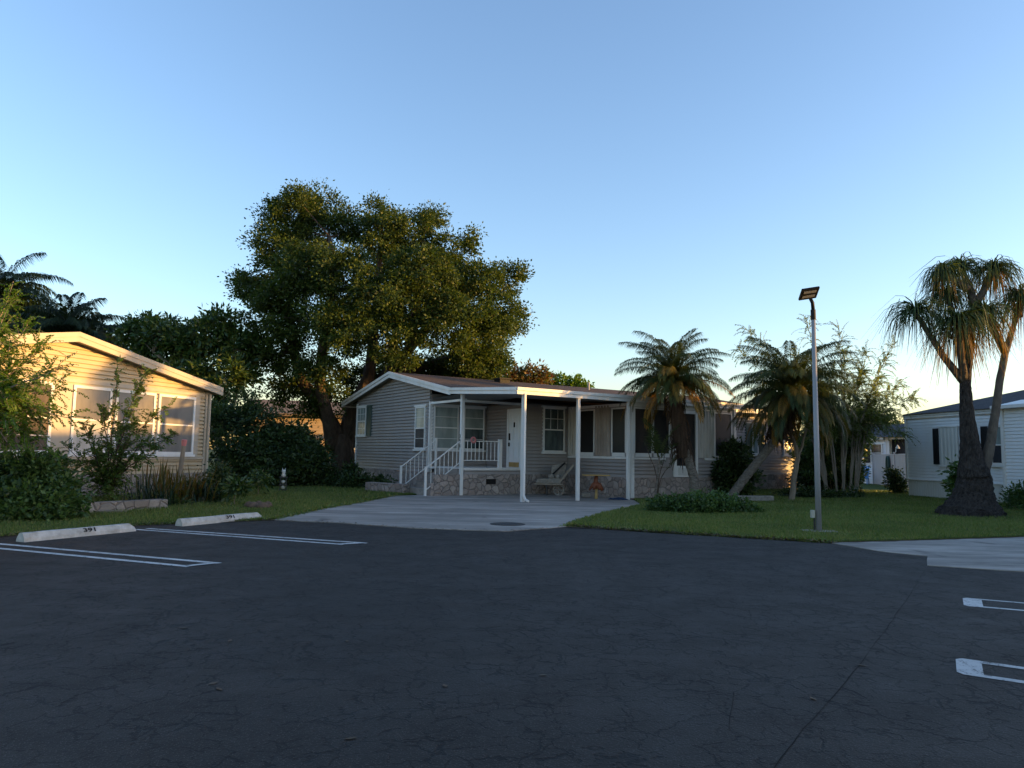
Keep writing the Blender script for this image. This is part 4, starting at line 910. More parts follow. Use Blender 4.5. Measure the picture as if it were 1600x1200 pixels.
# ================================================================== vegetation builders
def rnd(seed): return np.random.default_rng(seed)
def rdirs(rg, n):
    v = rg.normal(size=(n, 3)); return unit(v)
def crown(rg, blobs, n, sub=0.30, per=55, flat=0.85, inner=0.45, up=0.5, sag=0.0):
    """leaf positions, directions and normals: small leaf tufts spread in the outer part of each blob"""
    C = np.array([b[0] for b in blobs], float); Rr = np.array([b[1] for b in blobs], float)
    wgt = Rr ** 2; wgt = wgt / wgt.sum(); nt = max(4, n // per)
    bi = rg.choice(len(blobs), nt, p=wgt); d = rdirs(rg, nt)
    rad = Rr[bi] * (inner + (1.04 - inner) * rg.random(nt) ** 0.6)
    d[:, 2] *= flat
    tc = C[bi] + d * rad[:, None]; ts = sub * (0.6 + 0.8 * rg.random(nt))
    k = rg.integers(0, nt, n)
    off = rg.normal(size=(n, 3)) * 0.5 * ts[k][:, None]; off[:, 2] *= 0.75
    P = tc[k] + off
    D = unit(off * 1.2 / ts[k][:, None] + rg.normal(size=(n, 3)) * 0.7 + d[k] * 0.5 + np.array([0, 0, -sag]))
    N = unit(rg.normal(size=(n, 3)) * 0.7 + d[k] * 0.5 + np.array([0, 0, up]))
    return P, D, N, tc
def bez(a, b, bend, n=7):
    a = np.array(a, float); b = np.array(b, float); m = (a + b) / 2 + np.array(bend, float)
    return [(1 - t) ** 2 * a + 2 * t * (1 - t) * m + t * t * b for t in np.linspace(0, 1, n)]
def blobs_px(lst, dep):
    return [(Y(px, py, dep + dd), r * (dep + dd) / F) for px, py, r, dd in lst]
def bushy(name, label, cat, base, blobs, stems, mat, n, L, Wd, seed, bark='bark', group=None, twigs=30, sub=.3, per=50, inner=.4, stemname='trunk', twr=.02, sag=0.0, flat=.85, leafname='crown'):
    rg = rnd(seed); base = np.array(base, float)
    t = thing(name, label, cat, tuple(base), 0, group)
    bl = [(np.array(c) - base, r) for c, r in blobs]
    P, D, N, tc = crown(rg, bl, n, sub, per, flat, inner, .5, sag)
    keep = P[:, 2] > 0.02; P, D, N = P[keep], D[keep], N[keep]
    s = L * (0.6 + 0.7 * rg.random(len(P)))
    leaf_obj(leafname, P, D, N, s, s * Wd / L, M[mat], t)
    b = MB(); nodes = []
    for pts, rad in stems:
        q = [np.array(p) - base for p in pts]; m = 9
        # smooth the polyline a little
        tt = np.linspace(0, len(q) - 1, (len(q) - 1) * 3 + 1); qq = []
        for x in tt:
            i = min(int(x), len(q) - 2); f = x - i; p0 = q[max(i - 1, 0)]; p1 = q[i]; p2 = q[i + 1]; p3 = q[min(i + 2, len(q) - 1)]
            qq.append(0.5 * (2 * p1 + (p2 - p0) * f + (2 * p0 - 5 * p1 + 4 * p2 - p3) * f * f + (3 * p1 - p0 - 3 * p2 + p3) * f ** 3))
        rr = np.interp(tt, np.arange(len(q)), rad); rr = rr * (1 + rg.normal(0, .04, len(rr)))
        b.tube(qq, list(rr), 10); nodes += list(zip(qq, rr))
    npos = np.array([p for p, r in nodes]); nrad = np.array([r for p, r in nodes])
    for c, r in bl:
        dd = np.linalg.norm(npos - c, axis=1) - npos[:, 2] * .25; i = int(np.argmin(dd))
        b.tube(bez(npos[i], c, rg.normal(size=3) * .12 * r + np.array([0, 0, -.15 * r]), 6), list(np.linspace(min(nrad[i] * .6, .1 + twr), twr, 6)), 6)
    for p in tc[rg.choice(len(tc), min(twigs, len(tc)), replace=False)]:
        c = bl[int(np.argmin([np.linalg.norm(p - x[0]) / x[1] for x in bl]))][0]
        b.tube(bez(c, p, rg.normal(size=3) * .08, 4), list(np.linspace(twr, twr * .3, 4)), 4)
    b.build(stemname, M[bark], t, True)
    return t

# ------------------------------------------------------------------ the live oak
DO = 36.0
ob = [(455, 345, 52, 0), (500, 322, 36, 1), (468, 315, 28, -1), (430, 390, 42, -1), (400, 452, 34, 0), (383, 442, 22, 1), (420, 500, 46, -2), (480, 420, 55, -3), (540, 350, 38, 0),
      (530, 430, 55, -3.5), (588, 332, 26, 1), (600, 365, 46, -1), (650, 362, 42, 0), (672, 345, 24, 1), (700, 400, 42, 0), (660, 430, 55, -3), (600, 455, 58, -4), (736, 372, 20, 0),
      (740, 440, 46, -1), (788, 440, 32, 0), (808, 430, 17, 0), (770, 490, 46, -2), (798, 500, 28, 0), (700, 500, 56, -3), (620, 535, 50, -3.5), (540, 515, 55, -4), (470, 500, 50, -3),
      (440, 552, 40, -2), (408, 560, 26, 0), (500, 575, 40, -3), (740, 545, 46, -1), (770, 562, 30, 0), (758, 592, 32, 1), (705, 575, 46, 2), (640, 585, 42, 3),
      (480, 400, 52, 4), (600, 420, 62, 5), (700, 455, 55, 4), (540, 500, 52, 5), (775, 520, 36, 3), (452, 606, 26, -1), (425, 622, 24, -1), (480, 640, 20, -1), (640, 480, 50, 0), (440, 455, 40, -2), (562, 596, 34, 1.5), (520, 622, 28, -1), (596, 585, 34, 2), (690, 590, 36, 1), (738, 600, 32, 2), (545, 640, 22, 1.5), (480, 600, 30, 2)]
S_ = lambda lst, dep: [Y(px, py, dep + dd) for px, py, dd in lst]
stems = [(S_([(537, 752, 0), (536, 715, 0), (530, 680, 0)], DO), [.78, .58, .56]),
         (S_([(532, 690, 0), (505, 640, -.5), (475, 600, -1), (462, 560, -1.5), (455, 500, -2), (445, 420, -1)], DO), [.44, .34, .28, .22, .16, .09]),
         (S_([(520, 700, -.2), (512, 650, -1), (500, 600, -2), (505, 540, -3), (520, 450, -3), (515, 370, -1)], DO), [.38, .31, .26, .22, .16, .09]),
         (S_([(540, 690, .2), (552, 640, 0), (575, 590, .5), (582, 540, .5), (588, 470, 0), (595, 380, 0)], DO), [.44, .36, .3, .26, .2, .1]),
         (S_([(542, 695, .4), (566, 640, .8), (600, 590, 1), (640, 545, .5), (690, 490, 0), (760, 450, 0)], DO), [.42, .36, .31, .26, .19, .09]),
         (S_([(600, 590, 1), (650, 575, 1), (710, 560, 1), (770, 550, 0)], DO), [.34, .25, .18, .09]),
         (S_([(640, 545, .5), (650, 480, -1), (660, 420, -1), (660, 365, 0)], DO), [.28, .22, .16, .08])]
bushy('live_oak', 'large spreading oak with dark forked trunk rising behind the taupe home', 'tree', tuple(Y(537, 748, DO)[:2]) + (0.0,), [(c, r * .94) for c, r in blobs_px(ob, DO)], stems, 'oak', 250000, .14, .08, 11, 'bark', None, 320, .40, 120, .38)

# ------------------------------------------------------------------ trees and shrubs on the left
DM = 33.0
mb_ = [(215, 520, 30, 1), (250, 520, 34, 0), (240, 560, 34, 1), (290, 540, 40, 0), (330, 520, 38, 0), (345, 505, 26, 0), (370, 545, 34, 0), (300, 590, 36, -1), (350, 590, 38, -1), (385, 585, 24, 0), (262, 508, 14, 1), (235, 498, 12, 1), (400, 540, 24, 1), (330, 630, 24, -1)]
bushy('shade_tree', 'dense broad-leaved tree rising behind the right end of the cream home roof', 'tree', tuple(Y(345, 745, DM)[:2]) + (0.0,), [(c, r * .9) for c, r in blobs_px(mb_, DM)],
      [(S_([(350, 755, 0), (340, 680, 0), (330, 640, 0), (318, 600, 0), (300, 560, 0)], DM), [.2, .17, .14, .12, .07]), (S_([(345, 680, 0), (362, 640, -.3), (372, 590, 0), (360, 540, 0)], DM), [.12, .1, .08, .05]), (S_([(318, 600, 0), (280, 580, -.3), (240, 550, 0)], DM), [.1, .08, .05])],
      'mango', 19000, .26, .10, 21, 'bark2', None, 160, .34, 46, .35)
DS = 30.0
for i, (lst, lab, seed, mat, n) in enumerate((
        ([(345, 660, 30, 0), (375, 640, 30, 1), (400, 665, 34, 0), (355, 700, 30, -1), (395, 710, 34, -1), (365, 740, 28, -1.5), (405, 745, 24, -1.5)], 'tall dark shrub at the corner of the cream home', 31, 'shrub', 15000),
        ([(450, 690, 34, 0), (425, 700, 32, -.5), (470, 720, 34, -.5), (435, 735, 30, -1), (475, 700, 22, 1)], 'dark rounded shrub behind the cat lantern', 32, 'shrub', 15000),
        ([(495, 740, 24, 0), (520, 755, 16, -.4), (490, 710, 20, .5), (465, 755, 20, -.5)], 'low dark shrub at the foot of the live oak', 33, 'shrub', 6000))):
    bs = blobs_px(lst, DS); cx = np.mean([c for c, r in bs], 0)
    base = np.array([cx[0], cx[1], .03]); rg_ = random.Random(seed)
    st_ = [([base + np.array([rg_.uniform(-.6, .6), rg_.uniform(-.2, .2), 0]), base * .5 + c * .5 + np.array([0, 0, -.1]), c], [.05, .04, .02]) for c, r in bs[:5]]
    bushy('shrub', lab, 'shrub', base, bs, st_, mat, n, .17, .075, seed, 'bark2', None, 40, .3, 40, .3, 'stem', .012, leafname='foliage')
bs = blobs_px([(470, 690, 26, 3), (490, 700, 20, 3)], 32); base = np.array([*np.mean([c for c, r in bs], 0)[:2], 0])
bushy('shrub', 'sparse yellowish shrub in front of the far tan home', 'shrub', base, bs, [([base, bs[0][0]], [.04, .02])], 'autumn', 900, .16, .08, 36, 'bark2', None, 30, .4, 20, .3, 'stem', .012, leafname='foliage')
# front left leafy bush
bb = [(30, 740, 38, 0), (75, 745, 36, .2), (15, 780, 36, -.5), (60, 785, 40, -.6), (100, 770, 30, 0), (105, 795, 22, -.4), (30, 805, 26, -1), (75, 808, 24, -.9), (0, 735, 30, .4), (50, 730, 20, 0), (-40, 760, 50, 0)]
bs = blobs_px(bb, 15.2); base = np.array([*Y(40, 800, 15.2)[:2], .03])
bushy('bush', 'rounded leafy green bush in the lower left behind the first wheel stop', 'bush', base, bs, [([base + np.array([x, 0, 0]), base + np.array([x * 1.5, .1, .8])], [.03, .015]) for x in (-.6, -.2, .2, .6)], 'bush', 17000, .105, .062, 41, 'bark2', None, 60, .16, 34, .35, 'stem', .008, leafname='foliage')

# feathery sprays: thin curved twigs with paired small leaflets
def sprays(rg, starts, dirs, length, nl, L, Wd, droop=.5):
    V = []; Tw = []
    for s, d in zip(starts, dirs):
        ln = length * rg.uniform(.6, 1.25); p = np.array(s, float); d = unit(np.array(d, float)); st = ln / nl; side = unit(np.cross(d, [0, 0, 1]) + rg.normal(size=3) * .25)
        pts = [p.copy()]
        for k in range(nl):
            d = unit(d + np.array([0, 0, -droop / nl]) + rg.normal(size=3) * .03); p = p + d * st; pts.append(p.copy())
            up = np.cross(side, d)
            for sg in (-1, 1):
                ld = unit(side * sg + d * .5 + rg.normal(size=3) * .25 + np.array([0, 0, -.15])); w_ = unit(np.cross(ld, up + rg.normal(size=3) * .4)); l_ = L * rg.uniform(.65, 1.2) * (1 - .45 * k / nl)
                V += [p, p + ld * l_ * .5 + w_ * Wd / 2, p + ld * l_, p + ld * l_ * .5 - w_ * Wd / 2]
        Tw.append(pts)
    return np.array(V), Tw
def feathery(name, label, cat, base, stems, mat, bark, seed, nspray, length, nl, L, Wd, frac=.35, spread=.5, droop=.8, group=None, sub=4, srad=.012, lab_t='trunk'):
    rg = rnd(seed); base = np.array(base, float); t = thing(name, label, cat, tuple(base), 0, group); b = MB(); st, dr = [], []
    for pts, r0, r1 in stems:
        q = [np.array(p) - base for p in pts]; m = len(q); tt = np.linspace(0, m - 1, (m - 1) * 4 + 1)
        qq = [np.array([np.interp(x, range(m), [k[j] for k in q]) for j in range(3)]) + rg.normal(size=3) * .015 for x in tt]
        b.tube(qq, list(np.linspace(r0, r1, len(qq))), 7)
        for k in range(nspray):
            f = frac + (1 - frac) * rg.random() ** .8; x = f * (len(qq) - 1); i = min(int(x), len(qq) - 2); p = qq[i] + (qq[i + 1] - qq[i]) * (x - i); tg = unit(qq[i + 1] - qq[i])
            d = unit(tg * .55 + rg.normal(size=3) * spread + np.array([0, 0, .25])); off = rg.random() * .35 * (1.1 - f)
            p2 = p + d * off; 
            if off > .12: b.tube([p, p2], [srad * .6, srad * .3], 4)
            st.append(p2); dr.append(d)
    V, Tw = sprays(rg, st, dr, length, nl, L, Wd, droop)
    for pts in Tw: b.tube(pts[::2] + [pts[-1]], srad * .28, 3, False)
    quads('crown', V, M[mat], t); b.build(lab_t, M[bark], t, True); return t
D1 = 13.6
fst = []
for tip in ((20, 440), (-10, 470), (45, 500), (70, 540), (20, 540), (98, 575), (55, 600), (20, 620), (-20, 600), (85, 640), (40, 680), (112, 655), (10, 690), (70, 700), (30, 575), (-30, 530), (5, 500), (60, 660), (15, 655), (100, 610)):
    r_ = random.Random(tip[0] * 7 + tip[1]); dd = r_.uniform(-.8, .9)
    mid = (tip[0] * .45 - 45 + 20, 600 + (tip[1] - 560) * .35)
    fst.append(([Y(-70, 820, D1), Y(-62, 700, D1), Y(-45 + tip[0] * .1, 640, D1 + dd * .2), Y(mid[0], mid[1], D1 + dd * .5), Y(tip[0], tip[1], D1 + dd)], .05, .006))
feathery('feathery_tree', 'bright yellow-green feathery tree at the left edge hanging over the cream home', 'tree', (*G(-70, 822)[:2] * 1.0, 0.03) if False else (*Y(-70, 820, D1)[:2], 0.0), fst, 'feather', 'bark2', 51, 62, .42, 13, .075, .034, .30, .62, 1.0, None, 4, .012)
# slender small tree before the cream home
D3 = 17.2; fst = []
for tip, mid in (((185, 560), (178, 660)), ((230, 580), (195, 650)), ((265, 635), (205, 680)), ((280, 680), (215, 700)), ((130, 660), (150, 720)), ((95, 690), (140, 735)), ((215, 625), (188, 690)), ((160, 640), (170, 700)), ((250, 700), (200, 730)), ((150, 700), (160, 740)), ((195, 690), (180, 735)), ((175, 745), (170, 770))):
    dd = random.Random(tip[0]).uniform(-.6, .6); fst.append(([Y(165, 798, D3), Y(168, 765, D3), Y(mid[0], mid[1], D3 + dd * .4), Y(tip[0], tip[1], D3 + dd)], .024, .005))
feathery('slender_tree', 'slender open small tree standing in front of the cream home windows', 'tree', (*Y(165, 798, D3)[:2], 0.0), fst, 'spring', 'bark', 52, 62, .24, 8, .08, .038, .28, .65, .6)

# ------------------------------------------------------------------ palms
def frond(rg, az, el, ln, droop, nl, ll, lw, hang=.5, start=.14, twist=0.0):
    n = 16; p = np.zeros(3); pts = [p.copy()]; tg = []
    for i in range(n):
        e = el - droop * ((i + .5) / n) ** 1.25; d = np.array([math.cos(az) * math.cos(e), math.sin(az) * math.cos(e), math.sin(e)]); p = p + d * ln / n; pts.append(p.copy()); tg.append(d)
    pts = np.array(pts); tg = np.array(tg + [tg[-1]]); side = np.array([-math.sin(az), math.cos(az), 0.0]); V = []
    for i in range(n):
        w_ = .022 * (1 - i / n) + .004; a, c = pts[i], pts[i + 1]
        V += [a - side * w_, a + side * w_, c + side * w_, c - side * w_]
        u_ = np.cross(tg[i], side); V += [a - u_ * w_ * .7, a + u_ * w_ * .7, c + u_ * w_ * .7, c - u_ * w_ * .7]
    for k in range(nl):
        f = start + (1 - start) * k / nl; x = f * n; i = min(int(x), n - 1); p = pts[i] + (pts[i + 1] - pts[i]) * (x - i); d = tg[i]; u_ = np.cross(d, side); u_ = u_ if u_[2] > 0 else -u_
        l_ = ll * (math.sin(math.pi * (0.12 + .82 * f)) ** .6) * rg.uniform(.85, 1.12)
        for sg in (-1, 1):
            ld = unit(side * sg * (1 - .35 * f) + d * (.45 + .55 * f) + u_ * .25 + rg.normal(size=3) * .07); m = p + ld * l_ * .5; e_ = p + unit(ld + np.array([0, 0, -hang])) * l_ * 1.0
            w2 = unit(np.cross(ld, u_)) * lw / 2
            V += [p, m + w2 - np.array([0, 0, hang * l_ * .08]), e_, m - w2 - np.array([0, 0, hang * l_ * .08])]
    return np.array(V)
def palm(name, label, base, top, path, r0, r1, specs, seed, thatch=None, bark='pbark', group=None):
    rg = rnd(seed); base = np.array(base, float); t = thing(name, label, 'palm tree', tuple(base), 0, group)
    q = [np.array(p) - base for p in path]; m = len(q); tt = np.linspace(0, m - 1, (m - 1) * 8 + 1)
    qq = [np.array([np.interp(x, range(m), [k[j] for k in q]) for j in range(3)]) for x in tt]; rr = np.linspace(r0, r1, len(qq)) * (1 + .07 * (np.arange(len(qq)) % 2))
    b = MB(); b.tube(qq, list(rr), 12); b.build('trunk', M[bark], t, True)
    c = np.array(top) - base
    if thatch:
        b = MB(); (ta_, tb2, rad, n) = thatch; ta_ = np.array(ta_) - base; tb2 = np.array(tb2) - base
        b.tube(bez(ta_, tb2, (0, 0, 0), 6), [rad * .75, rad, rad * 1.0, rad * .95, rad * .8, rad * .5], 12)
        for k in range(n):
            a = rg.random() * 2 * math.pi; f = rg.random(); p = ta_ + (tb2 - ta_) * f; o = np.array([math.cos(a), math.sin(a), 0]) * rad * 1.0
            b.tube([p + o * .7, p + o * 1.3 + np.array([0, 0, -.12]), p + o * rg.uniform(1.1, 1.9) + np.array([0, 0, -rg.uniform(.3, .6)])], [.02, .016, .006], 4)
        b.build('leaf_sheaths', M['thatch'], t)
    for (nm, cnt, el0, el1, ln, droop, nl, ll, lw, mat, hang, zoff) in specs:
        a0 = rg.random() * 6
        for k in range(cnt):
            az = a0 + 2.399963 * k + rg.normal() * .12; el = el0 + (el1 - el0) * (k / max(1, cnt - 1)) + rg.normal() * .07
            V = frond(rg, az, el, ln * rg.uniform(.85, 1.1), droop * rg.uniform(.85, 1.15), nl, ll, lw, hang) + c + np.array([math.cos(az) * .06, math.sin(az) * .06, zoff - .1 * k / cnt])
            quads(nm, V, M[mat], t)
    return t
DP = 24.3
palm('feather_palm', 'upright palm with drooping orange dry fronds before the sunroom', (*Y(1086, 778, DP)[:2], 0.0), Y(1051, 592, DP), [Y(1086, 790, DP), Y(1084, 745, DP), Y(1070, 700, DP), Y(1056, 650, DP), Y(1051, 598, DP)], .16, .12,
     [('frond', 50, 1.55, -.1, 2.0, 1.35, 84, .44, .021, 'palm', .8, .05), ('yellow_frond', 14, .5, .0, 1.85, 1.3, 76, .4, .018, 'palmy', .9, -.05), ('dry_frond', 10, .25, -.3, 2.15, 1.2, 76, .38, .02, 'dry', 1.0, -.1)], 61,
     (Y(1068, 715, DP), Y(1051, 600, DP), .24, 120))
DQ = 25.2
palm('feather_palm', 'leaning palm with slanted grey trunk and full crown beside the lamp post', (*Y(1140, 780, DQ)[:2], 0.0), Y(1238, 612, DQ), [Y(1136, 785, DQ), Y(1165, 745, DQ), Y(1195, 708, DQ), Y(1218, 680, DQ), Y(1232, 645, DQ), Y(1238, 615, DQ)], .15, .13,
     [('frond', 58, 1.5, -.25, 2.4, 1.35, 96, .52, .023, 'palm', .8, .05), ('yellow_frond', 18, .3, -.4, 2.35, 1.25, 88, .46, .021, 'palmy', 1.0, -.05), ('dry_frond', 6, .0, -.6, 2.0, 1.0, 70, .4, .022, 'dry', 1.1, -.1)], 62,
     (Y(1212, 688, DQ), Y(1236, 618, DQ), .3, 170))
# sapling palm and thin stems by the sunroom
q = G(1023, 784); palm('young_palm', 'young thin palm with few upright fronds against the sunroom', (q[0], q[1], 0.02), Y(1030, 712, q[1] - .0), [np.array([q[0], q[1], .02]), Y(1029, 735, q[1]), Y(1030, 712, q[1])], .035, .025,
     [('frond', 5, 1.5, .75, 1.35, .7, 30, .32, .03, 'palm', .3, 0.0)], 63, None)
fst = [([np.array([q[0] + .05, q[1], .02]), Y(px0, 745, q[1]), Y(px1, py, q[1] + .1)], .022, .006) for px0, px1, py in ((1027, 1007, 690), (1033, 1055, 715), (1030, 1042, 700))]
feathery('twiggy_shrub', 'bare twiggy shrub growing beside the young palm', 'shrub', (q[0] + .05, q[1], .02), fst, 'shrub', 'bark', 64, 5, .2, 5, .09, .03, .6, .6, .5)
# far palms over the cream home
for (px, py, dp, lab, seed, nf, ln) in ((2, 462, 40, 'tall dark palm at the far left behind the feathery tree', 65, 34, 3.4), (105, 525, 38, 'shorter dark palm seen just above the cream home ridge', 66, 40, 3.0), (155, 535, 41, 'dark palm with bent fronds left of the broad-leaved shade tree', 67, 18, 2.3)):
    bs_ = Y(px - 6, 745, dp); palm('background_palm', lab, (bs_[0], bs_[1], 0), Y(px, py, dp), [np.array([bs_[0], bs_[1], 0]), Y(px - 2, 620, dp), Y(px, py, dp)], .2, .15, [('frond', nf, 1.45, -.35, ln, 1.4, 80, .8, .05, 'palmdark', .8, 0.0), ('dry_frond', 5, -.5, -1.1, ln * .8, .6, 30, .5, .05, 'dry', 1.0, -.1)], seed, None, 'bark')
bs = blobs_px([(60, 500, 32, 0), (15, 480, 36, 0), (95, 520, 30, 0), (125, 530, 26, 0), (165, 545, 24, 0), (182, 568, 16, 0), (60, 560, 34, 1), (20, 520, 34, 1), (100, 570, 34, 0), (150, 575, 28, 0), (185, 585, 20, 0), (-20, 560, 50, 0)], 41); base = np.array([*Y(80, 745, 41)[:2], 0])
bushy('background_tree', 'dark tree filling the gap below the far palms behind the cream home', 'tree', base, bs, [([base, Y(80, 620, 41), bs[0][0]], [.25, .18, .08])], 'shrub', 16000, .34, .14, 68, 'bark', None, 60, .5, 40, .3)
# trees far behind the main home's ridge and beyond the cottage
for lst, dp, lab, seed, mat, n in (([(800, 588, 26, 0), (835, 590, 28, 0), (815, 600, 24, 1), (790, 605, 20, 0)], 52, 'reddish autumn tree showing above the brown roof', 71, 'autumn', 5000), ([(870, 600, 20, 0), (900, 604, 16, 0), (850, 606, 20, 0), (915, 607, 9, 0)], 55, 'yellow-green tree top at the right of the autumn tree', 72, 'feather', 4200),
                                  ([(1385, 655, 16, 0), (1368, 652, 18, 0), (1402, 659, 10, 0), (1340, 650, 24, 2)], 75, 'small dark distant tree behind the pale cottage', 73, 'mango', 2600)):
    bs = blobs_px(lst, dp); base = np.array([*bs[0][0][:2], 0]); bushy('background_tree', lab, 'tree', base, bs, [([base, bs[0][0]], [.25, .1])], mat, n, .26, .13, seed, 'bark', None, 40, .4, 40, .3)

# ------------------------------------------------------------------ feathery grove right of the leaning palm
DG = 29.5; rg_ = random.Random(9)
grove = [(1293, [(1190, 560), (1165, 512), (1215, 585), (1150, 545), (1180, 610), (1235, 630)]), (1308, [(1258, 492), (1235, 545), (1270, 600), (1262, 560)]), (1318, [(1312, 512), (1300, 570), (1335, 600), (1320, 545), (1290, 600), (1350, 575)]), (1328, [(1352, 545), (1395, 540), (1375, 590), (1362, 640)]), (1337, [(1428, 622), (1405, 600), (1390, 650), (1340, 655), (1412, 680), (1370, 615), (1345, 690)])]
for k, (bx, tips) in enumerate(grove):
    fst = []
    for tip in tips:
        dd = rg_.uniform(-1.0, 1.0); fx = bx + (tip[0] - bx) * .22
        fst.append(([Y(bx, 778, DG), Y(bx + (fx - bx) * .4, 720, DG), Y(fx, 665, DG + dd * .3), Y(bx + (tip[0] - bx) * .6, (665 + tip[1]) / 2 - 8, DG + dd * .6), Y(tip[0], tip[1], DG + dd)], .042, .005))
    lab = ['leftmost feathery tree of the grove, arching over the leaning palm', 'tall feathery tree whose tip rises beside the lamp head', 'middle feathery tree standing just right of the lamp post', 'feathery tree with a forked pale trunk right of the lamp post', 'rightmost feathery tree of the grove reaching towards the white home'][k]
    feathery('feathery_tree', lab, 'tree', (*Y(bx, 778, DG)[:2], 0.0), fst, 'moringa', 'bark2', 80 + k, 80, .58, 13, .088, .036, .38, .62, 1.2, 'feathery trees in the grove')
DT = 25.4; tr = [([Y(1236, 786, DT), Y(1241, 750, DT), Y(1246, 715, DT), Y(1242, 690, DT), Y(1228, 668, DT)], .11, .05), ([Y(1246, 715, DT), Y(1254, 690, DT), Y(1268, 650, DT)], .06, .02)]
feathery('pale_trunk_tree', 'thin crooked pale trunked tree under the leaning palm crown', 'tree', (*Y(1236, 786, DT)[:2], 0.0), tr, 'moringa', 'bark2', 88, 14, .4, 8, .1, .04, .6, .6, .8)
for lst, dp, lab, seed, n, L_, mat in (([(1130, 725, 18, 0), (1150, 715, 22, 0), (1165, 735, 20, 0), (1135, 750, 20, -.3), (1158, 760, 18, -.3), (1140, 702, 12, 0)], 27.2, 'dark leafy shrub between the two palms by the house wall', 91, 7000, .15, 'shrub'),
                                   ([(1290, 705, 26, 0), (1320, 690, 30, .3), (1275, 735, 20, 0), (1262, 705, 22, 0), (1300, 735, 24, 1), (1330, 735, 20, 1), (1285, 665, 24, .6), (1315, 655, 24, .8), (1290, 700, 30, 2), (1330, 690, 28, 2.4), (1300, 660, 26, 2.2), (1285, 690, 28, 1.0), (1320, 690, 28, 1.2), (1265, 720, 22, .8), (1280, 660, 24, 1.2), (1330, 655, 22, 1.4)], 30.4, 'green leafy shrub among the grove trunks', 92, 30000, .13, 'bush'),  # shrub itself is real; rear and upper blobs added to block low sun
                                   ([(1280, 748, 26, 0), (1312, 742, 28, 0), (1328, 750, 16, 0), (1295, 705, 30, 0), (1322, 705, 22, 0), (1262, 735, 22, 0), (1300, 668, 26, 0), (1325, 668, 18, 0), (1265, 690, 26, 0), (1290, 748, 26, 1.1), (1318, 748, 24, 1.1), (1290, 708, 26, 1.1), (1318, 708, 24, 1.1), (1300, 670, 24, 1.1), (1270, 745, 26, -.9), (1300, 748, 26, -.9), (1285, 708, 26, -.9)], 32.9, 'added tall dark shrub behind the grove trunks, blocking low sun from the wing', 98, 26000, .19, 'shrub'),  # added shrub, placed to keep low sun off the right wing wall
                                   ([(1290, 778, 14, 0), (1315, 780, 14, 0), (1340, 776, 12, .4), (1230, 776, 14, .5), (1262, 778, 16, 0)], 27.6, 'low dark shrub row at the foot of the grove', 93, 6500, .11, 'shrub'),
                                   ([(1398, 755, 12, 0), (1396, 740, 9, 0), (1402, 763, 9, 0)], 32.2, 'small lone bush on the grass before the grey fence', 94, 2600, .12, 'shrub'),
                                   ([(1590, 782, 17, 0), (1605, 775, 20, 0), (1580, 790, 10, -.2), (1625, 785, 22, 0)], 22.6, 'small round bush at the right edge beside the white home', 95, 4500, .10, 'bush'),
                                   ([(1500, 735, 10, 1), (1497, 755, 9, 1), (1498, 770, 8, 1)], 21.3, 'narrow green bush behind the swollen ponytail trunk', 96, 1600, .14, 'bush'),
                                   ([(565, 752, 14, 0), (545, 756, 16, 0), (590, 758, 12, -.3), (610, 760, 10, -.4), (548, 735, 10, .5)], 28.8, 'dark bed planting along the taupe gable wall', 97, 5000, .13, 'shrub')):
    bs = blobs_px(lst, dp); base = np.array([*np.mean([c for c, r in bs], 0)[:2], .03]); bushy('shrub', lab, 'shrub', base, bs, [([base, c], [.02, .012]) for c, r in bs[:4]], mat, n, L_, L_ * .48, seed, 'bark2', None, 25, .2, 36, .3, 'stem', .008, leafname='foliage')
# spreading ground cover mound
rg = rnd(100); gc = [(1040, 792, 20, 0), (1070, 790, 24, -.2), (1100, 792, 25, -.4), (1130, 792, 24, -.3), (1160, 796, 18, -.2), (1085, 778, 18, .9), (1120, 780, 18, .9), (1180, 799, 9, -.2), (1025, 796, 10, 0)]
bs = [(np.array([c[0], c[1], min(c[2], .26)]), r) for c, r in blobs_px(gc, 19.6)]; base = np.array([*np.mean([c for c, r in bs], 0)[:2], .03])
bushy('ground_cover_plant', 'wide low mound of dark creeping plants on the right lawn', 'plant', base, bs, [([base + np.array([x, 0, 0]), base + np.array([x * 1.3, .2, .2])], [.01, .008]) for x in (-.9, -.3, .3, .9)], 'bush', 15000, .075, .05, 101, 'bark2', None, 20, .14, 26, .5, 'stem', .006, leafname='foliage', flat=.7)

# ------------------------------------------------------------------ ponytail palm
DB = 20.0; pb_ = Y(1518, 812, DB); pbase = np.array([pb_[0], pb_[1], 0.0]); pt = thing('ponytail_palm', 'tall ponytail palm with swollen dark base and drooping strap leaves', 'palm tree', tuple(pbase))
rel = lambda px, py, dd=0.0: Y(px, py, DB + dd) - pbase
def rough_tube(path, rad, mat, name, seed, n=22, amp=.05, keepz=False):
    rg = rnd(seed); m = len(path); tt = np.linspace(0, m - 1, (m - 1) * 6 + 1); b = MB()
    qq = [np.array([np.interp(x, range(m), [k[j] for k in path]) for j in range(3)]) for x in tt]; rr = np.interp(tt, range(m), rad)
    b.tube(qq, list(rr), n); v = np.array(b.v); k = 0
    for i in range(len(qq)):
        ph = rg.random(n) * 2 - 1
        for j in range(n):
            v[k] += (v[k] - qq[i]) * amp * ph[j]; k += 1
    b.v = [tuple(x) for x in v]; return b.build(name, M[mat], pt, True)
ws = lambda px: px * DB / F
rough_tube([rel(1518, 818), rel(1519, 806), rel(1520, 795), rel(1521, 780), rel(1522, 765), rel(1523, 748), rel(1522, 735)], [ws(54), ws(50), ws(42), ws(31), ws(26), ws(23), ws(19)], 'bottle', 'swollen_base', 5, 30, .06)
